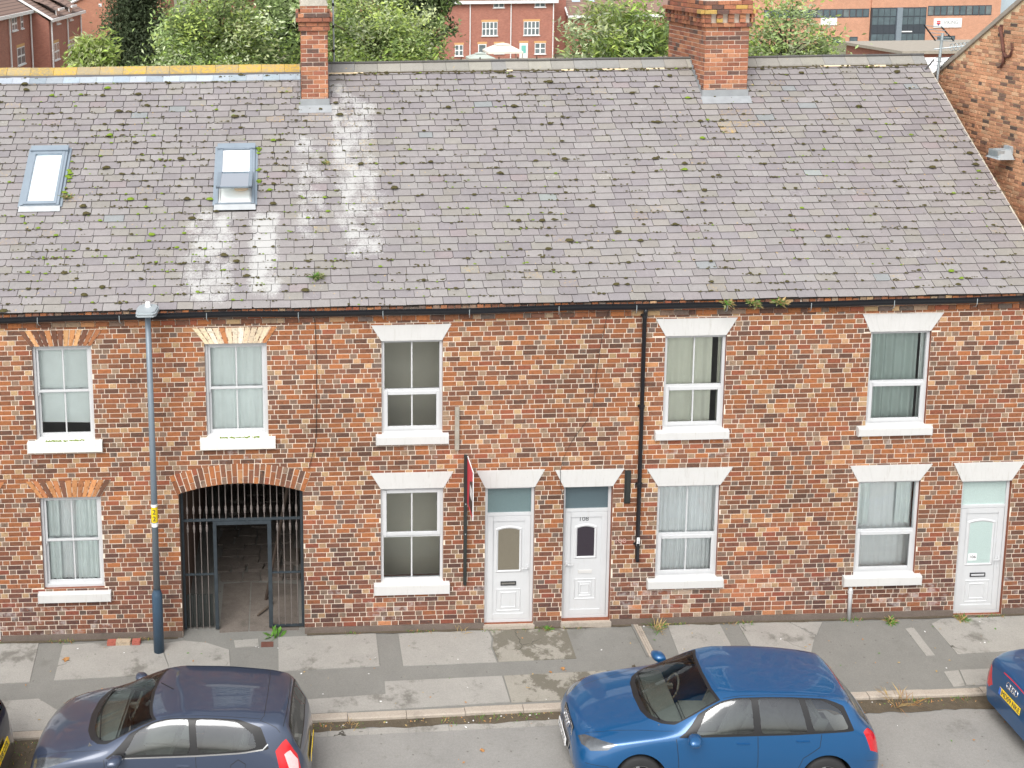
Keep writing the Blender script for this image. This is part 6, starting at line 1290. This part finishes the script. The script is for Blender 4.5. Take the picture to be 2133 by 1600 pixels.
rowhouse('brick house with dormers and white downpipes stepping forward at far left', X2, 79., 94., 6.3, [(80.6, 82.7, 2.83, 4.28, 2, True), (87.4, 89.7, 2.95, 4.08, 2, True)], (79.4, 86.3, 92.8), ((82.2, 83.6), (88.0, 89.4)))
BW = tag(empty('brick_house', (-20, 100, 0)), 'large blank red-orange brick gable behind the dark narrow tree', 'house'); BW.location = (0, 0, 0); bx(BW, 'wall', 'far_orange', (-26.2, -17, 100, 110, -.1, 6.95)); quad(BW, 'gable', 'far_orange', [(-26.2, 100, 6.95), (-17, 100, 6.95), (-17, 100, 9.5), (-21.6, 100, 9.6)]); g = MB(); g.tube([(-26.6, 99.85, 6.85), (-21.6, 99.85, 9.3)], .14, 5); g.build('bargeboard', MATS['upvc_far'], BW); quad(BW, 'roof', 'far_tiles', [(-26.6, 99.8, 6.9), (-26.6, 110, 6.9), (-21.6, 110, 9.6), (-21.6, 99.8, 9.6)]); bx(BW, 'vent', 'upvc_far', (-23.6, -23.3, 99.96, 100, 6.55, 6.85))
BH = tag(empty('brick_house', (-8, 118, 0)), 'brick houses glimpsed through the leafy trees left of centre', 'house'); BH.location = (0, 0, 0); bx(BH, 'wall', 'far_red', (-16, 9, 118, 127, -.1, 6.6)); quad(BH, 'roof', 'far_tiles', [(-16.3, 117.6, 6.6), (9.3, 117.6, 6.6), (9.3, 122.5, 10), (-16.3, 122.5, 10)]); bx(BH, 'fascia', 'upvc_far', (-16.3, 9.3, 117.5, 117.6, 6.4, 6.7))
for k in range(5): fwin(BH, lambda u, v, w: (u, 118-w, v), -14+4.6*k, -12.4+4.6*k, 2.8, 4.3, 2, 2, .1)
# office block with corner glazing and sign
V_ = tag(empty('office_building', (72, 120, 0)), 'orange brick office block with dark corner glazing and a white VIKING sign', 'office'); V_.location = (0, 0, 0); Y = 120.
bx(V_, 'wall', 'office_brick', (73.05, 82.2, Y, Y+14, -1, 9.5)); bx(V_, 'wall', 'office_brick', (50, 66.3, Y+.3, Y+14, -1, 9.5)); bx(V_, 'wall', 'office_brick', (66.3, 73.05, Y+.6, Y+14, -1, 9.5)); bx(V_, 'upper_wall', 'office_brick', (66.3, 73.05, Y+.02, Y+.6, 4.36, 9.5))
G_ = bx(V_, 'corner_glazing', 'office_frame', (66.32, 73.03, Y-.06, Y+.58, -.9, 4.35))
for i in range(9):
    if i == 4: bx(G_, 'column', 'zinc', (66.4+i*.735, 67.05+i*.735, Y-.3, Y-.07, -.9, 4.34)); continue
    for j in range(5):
        bx(G_, 'pane', 'office_glass' if j != 2 else 'office_frame', (66.4+i*.735, 67.05+i*.735, Y-.085, Y-.061, -.8+j*1.03, .1+j*1.03))
for k in range(10): f_ = bx(V_, 'window', 'office_frame', (73.2+.79*k, 73.96+.79*k, Y-.03, Y, 3.3, 4.5)); bx(f_, 'pane', 'office_glass' if k % 3 else 'pane_far', (73.27+.79*k, 73.89+.79*k, Y-.045, Y-.031, 3.4, 4.4))
for k in range(16): f_ = bx(V_, 'window', 'office_frame', (53.2+.81*k, 53.98+.81*k, Y+.27, Y+.3, 3.2, 4.25)); bx(f_, 'pane', 'office_glass' if k % 4 else 'pane_far', (53.27+.81*k, 53.91+.81*k, Y+.255, Y+.269, 3.3, 4.15))
for a in (74.6, 73.6-13.5, 61.8, 63.9): f_ = bx(V_, 'window', 'office_frame', (a, a+2.2 if a > 70 else a+1., Y-.03 if a > 70 else Y+.27, Y+.3, -.6, .85)); bx(f_, 'pane', 'office_glass', (a+.1, a+2.1 if a > 70 else a+.9, Y-.05 if a > 70 else Y+.25, Y-.031 if a > 70 else Y+.269, -.5, .75))
sg_ = bx(V_, 'sign_panel', 'sign_white', (74.0, 77.45, Y-.12, Y-.01, 1.85, 2.98)); text('VIKING', .62, MATS['grey_text'], 'sign_lettering', sg_, (76.1, Y-.125, 2.45), (pi/2, 0, 0), sx=.88)
bx(sg_, 'crest', 'crest_red', (74.35, 74.8, Y-.14, Y-.121, 2.3, 2.68)); bx(sg_, 'crest_foot', 'crest_blue', (74.48, 74.68, Y-.14, Y-.121, 2.12, 2.29)); bx(sg_, 'crest_band', 'sign_white', (74.36, 74.79, Y-.15, Y-.141, 2.48, 2.53))
bx(V_, 'small_sign', 'sign_white', (60.2, 62.2, Y+.2, Y+.29, 2.3, 3.2)); bx(V_, 'entrance_sign', 'sign_white', (69.9, 71.4, Y-.1, Y-.087, 1.36, 1.5))
sh_ = tag(empty('white_building', (86, 125, 0)), 'plain pale white building beyond the office block at the right', 'building'); sh_.location = (0, 0, 0); bx(sh_, 'wall', 'pale_panel', (82.3, 110, 124, 140, -1, 12)); bx(sh_, 'roof', 'pale_panel', (82.1, 110.2, 123.8, 140.2, 12, 12.3))
lo = tag(empty('flat_roof_extension', (12, 14, 0)), 'low grey flat-roofed annexe behind the aerial', 'building'); lo.location = (0, 0, 0); bx(lo, 'wall', 'far_deep', (46, 62, 74, 84, -.1, 3.0)); bx(lo, 'roof', 'wood_grey', (45.6, 62.4, 73.6, 84.4, 3.0, 3.25))
an = tag(empty('white_shed', (26, 60, 0)), 'small white sheeted roof behind the right end of the ridge', 'shed'); an.location = (0, 0, 0); bx(an, 'wall', 'pale_panel', (29, 36, 48, 54, -.1, 3.4)); quad(an, 'roof', 'sign_white', [(28.5, 47.6, 3.3), (36.5, 47.6, 3.3), (36.5, 51, 4.9), (28.5, 51, 4.9)]); quad(an, 'roof', 'sign_white', [(28.5, 54.4, 3.3), (36.5, 54.4, 3.3), (36.5, 51, 4.9), (28.5, 51, 4.9)])
def gazebo(lab, x, y, w_, ze, zp, mat):
    G2 = tag(empty('gazebo', (x, y, 0)), lab, 'gazebo', 'garden gazebos'); g = MB(); h = w_/2; t = .38
    c = [(-h, -h), (h, -h), (h, h), (-h, h)]
    for k in range(4): a, b_ = c[k], c[(k+1) % 4]; g.face([(a[0], a[1], ze), (b_[0], b_[1], ze), (b_[0]*t, b_[1]*t, zp-.22), (a[0]*t, a[1]*t, zp-.22)]); g.face([(a[0], a[1], ze), (b_[0], b_[1], ze), (b_[0], b_[1], ze-.2), (a[0], a[1], ze-.2)])
    g.build('canopy', MATS[mat], G2); g = MB()
    for k in range(4): a, b_ = c[k], c[(k+1) % 4]; g.face([(a[0]*t*1.1, a[1]*t*1.1, zp-.16), (b_[0]*t*1.1, b_[1]*t*1.1, zp-.16), (0, 0, zp)])
    g.build('vent_cap', MATS[mat], G2)
    for a, b_ in c: g = MB(); g.tube([(a*.96, b_*.96, 0), (a*.96, b_*.96, ze)], .05, 6); g.build('post', MATS['wood_grey'], G2)
gazebo('cream canvas gazebo in the garden behind the ridge', 17.2, 97, 3.5, 1.78, 2.55, 'canvas'); gazebo('grey-green gazebo roof left of the cream gazebo', 14.8, 96, 2.6, 1.2, 1.75, 'canvas_grey')
for k, (a, b_, lab) in enumerate((((12, 90), (34, 90), 'timber garden fence in front of the paired houses'), ((-30, 60), (0, 60), 'timber garden fence in front of the stepped row'))):
    F_ = tag(empty('garden_fence', (*a, 0)), lab, 'fence'); F_.location = (0, 0, 0); n = int((b_[0]-a[0])/1.8)
    for j in range(n): bx(F_, 'panel', 'wood_grey', (a[0]+1.8*j+.05, a[0]+1.8*(j+1)-.05, a[1]-.03, a[1]+.03, -.05, 1.6)); bx(F_, 'post', 'wood_dark', (a[0]+1.8*j-.05, a[0]+1.8*j+.05, a[1]-.05, a[1]+.05, -.05, 1.75))
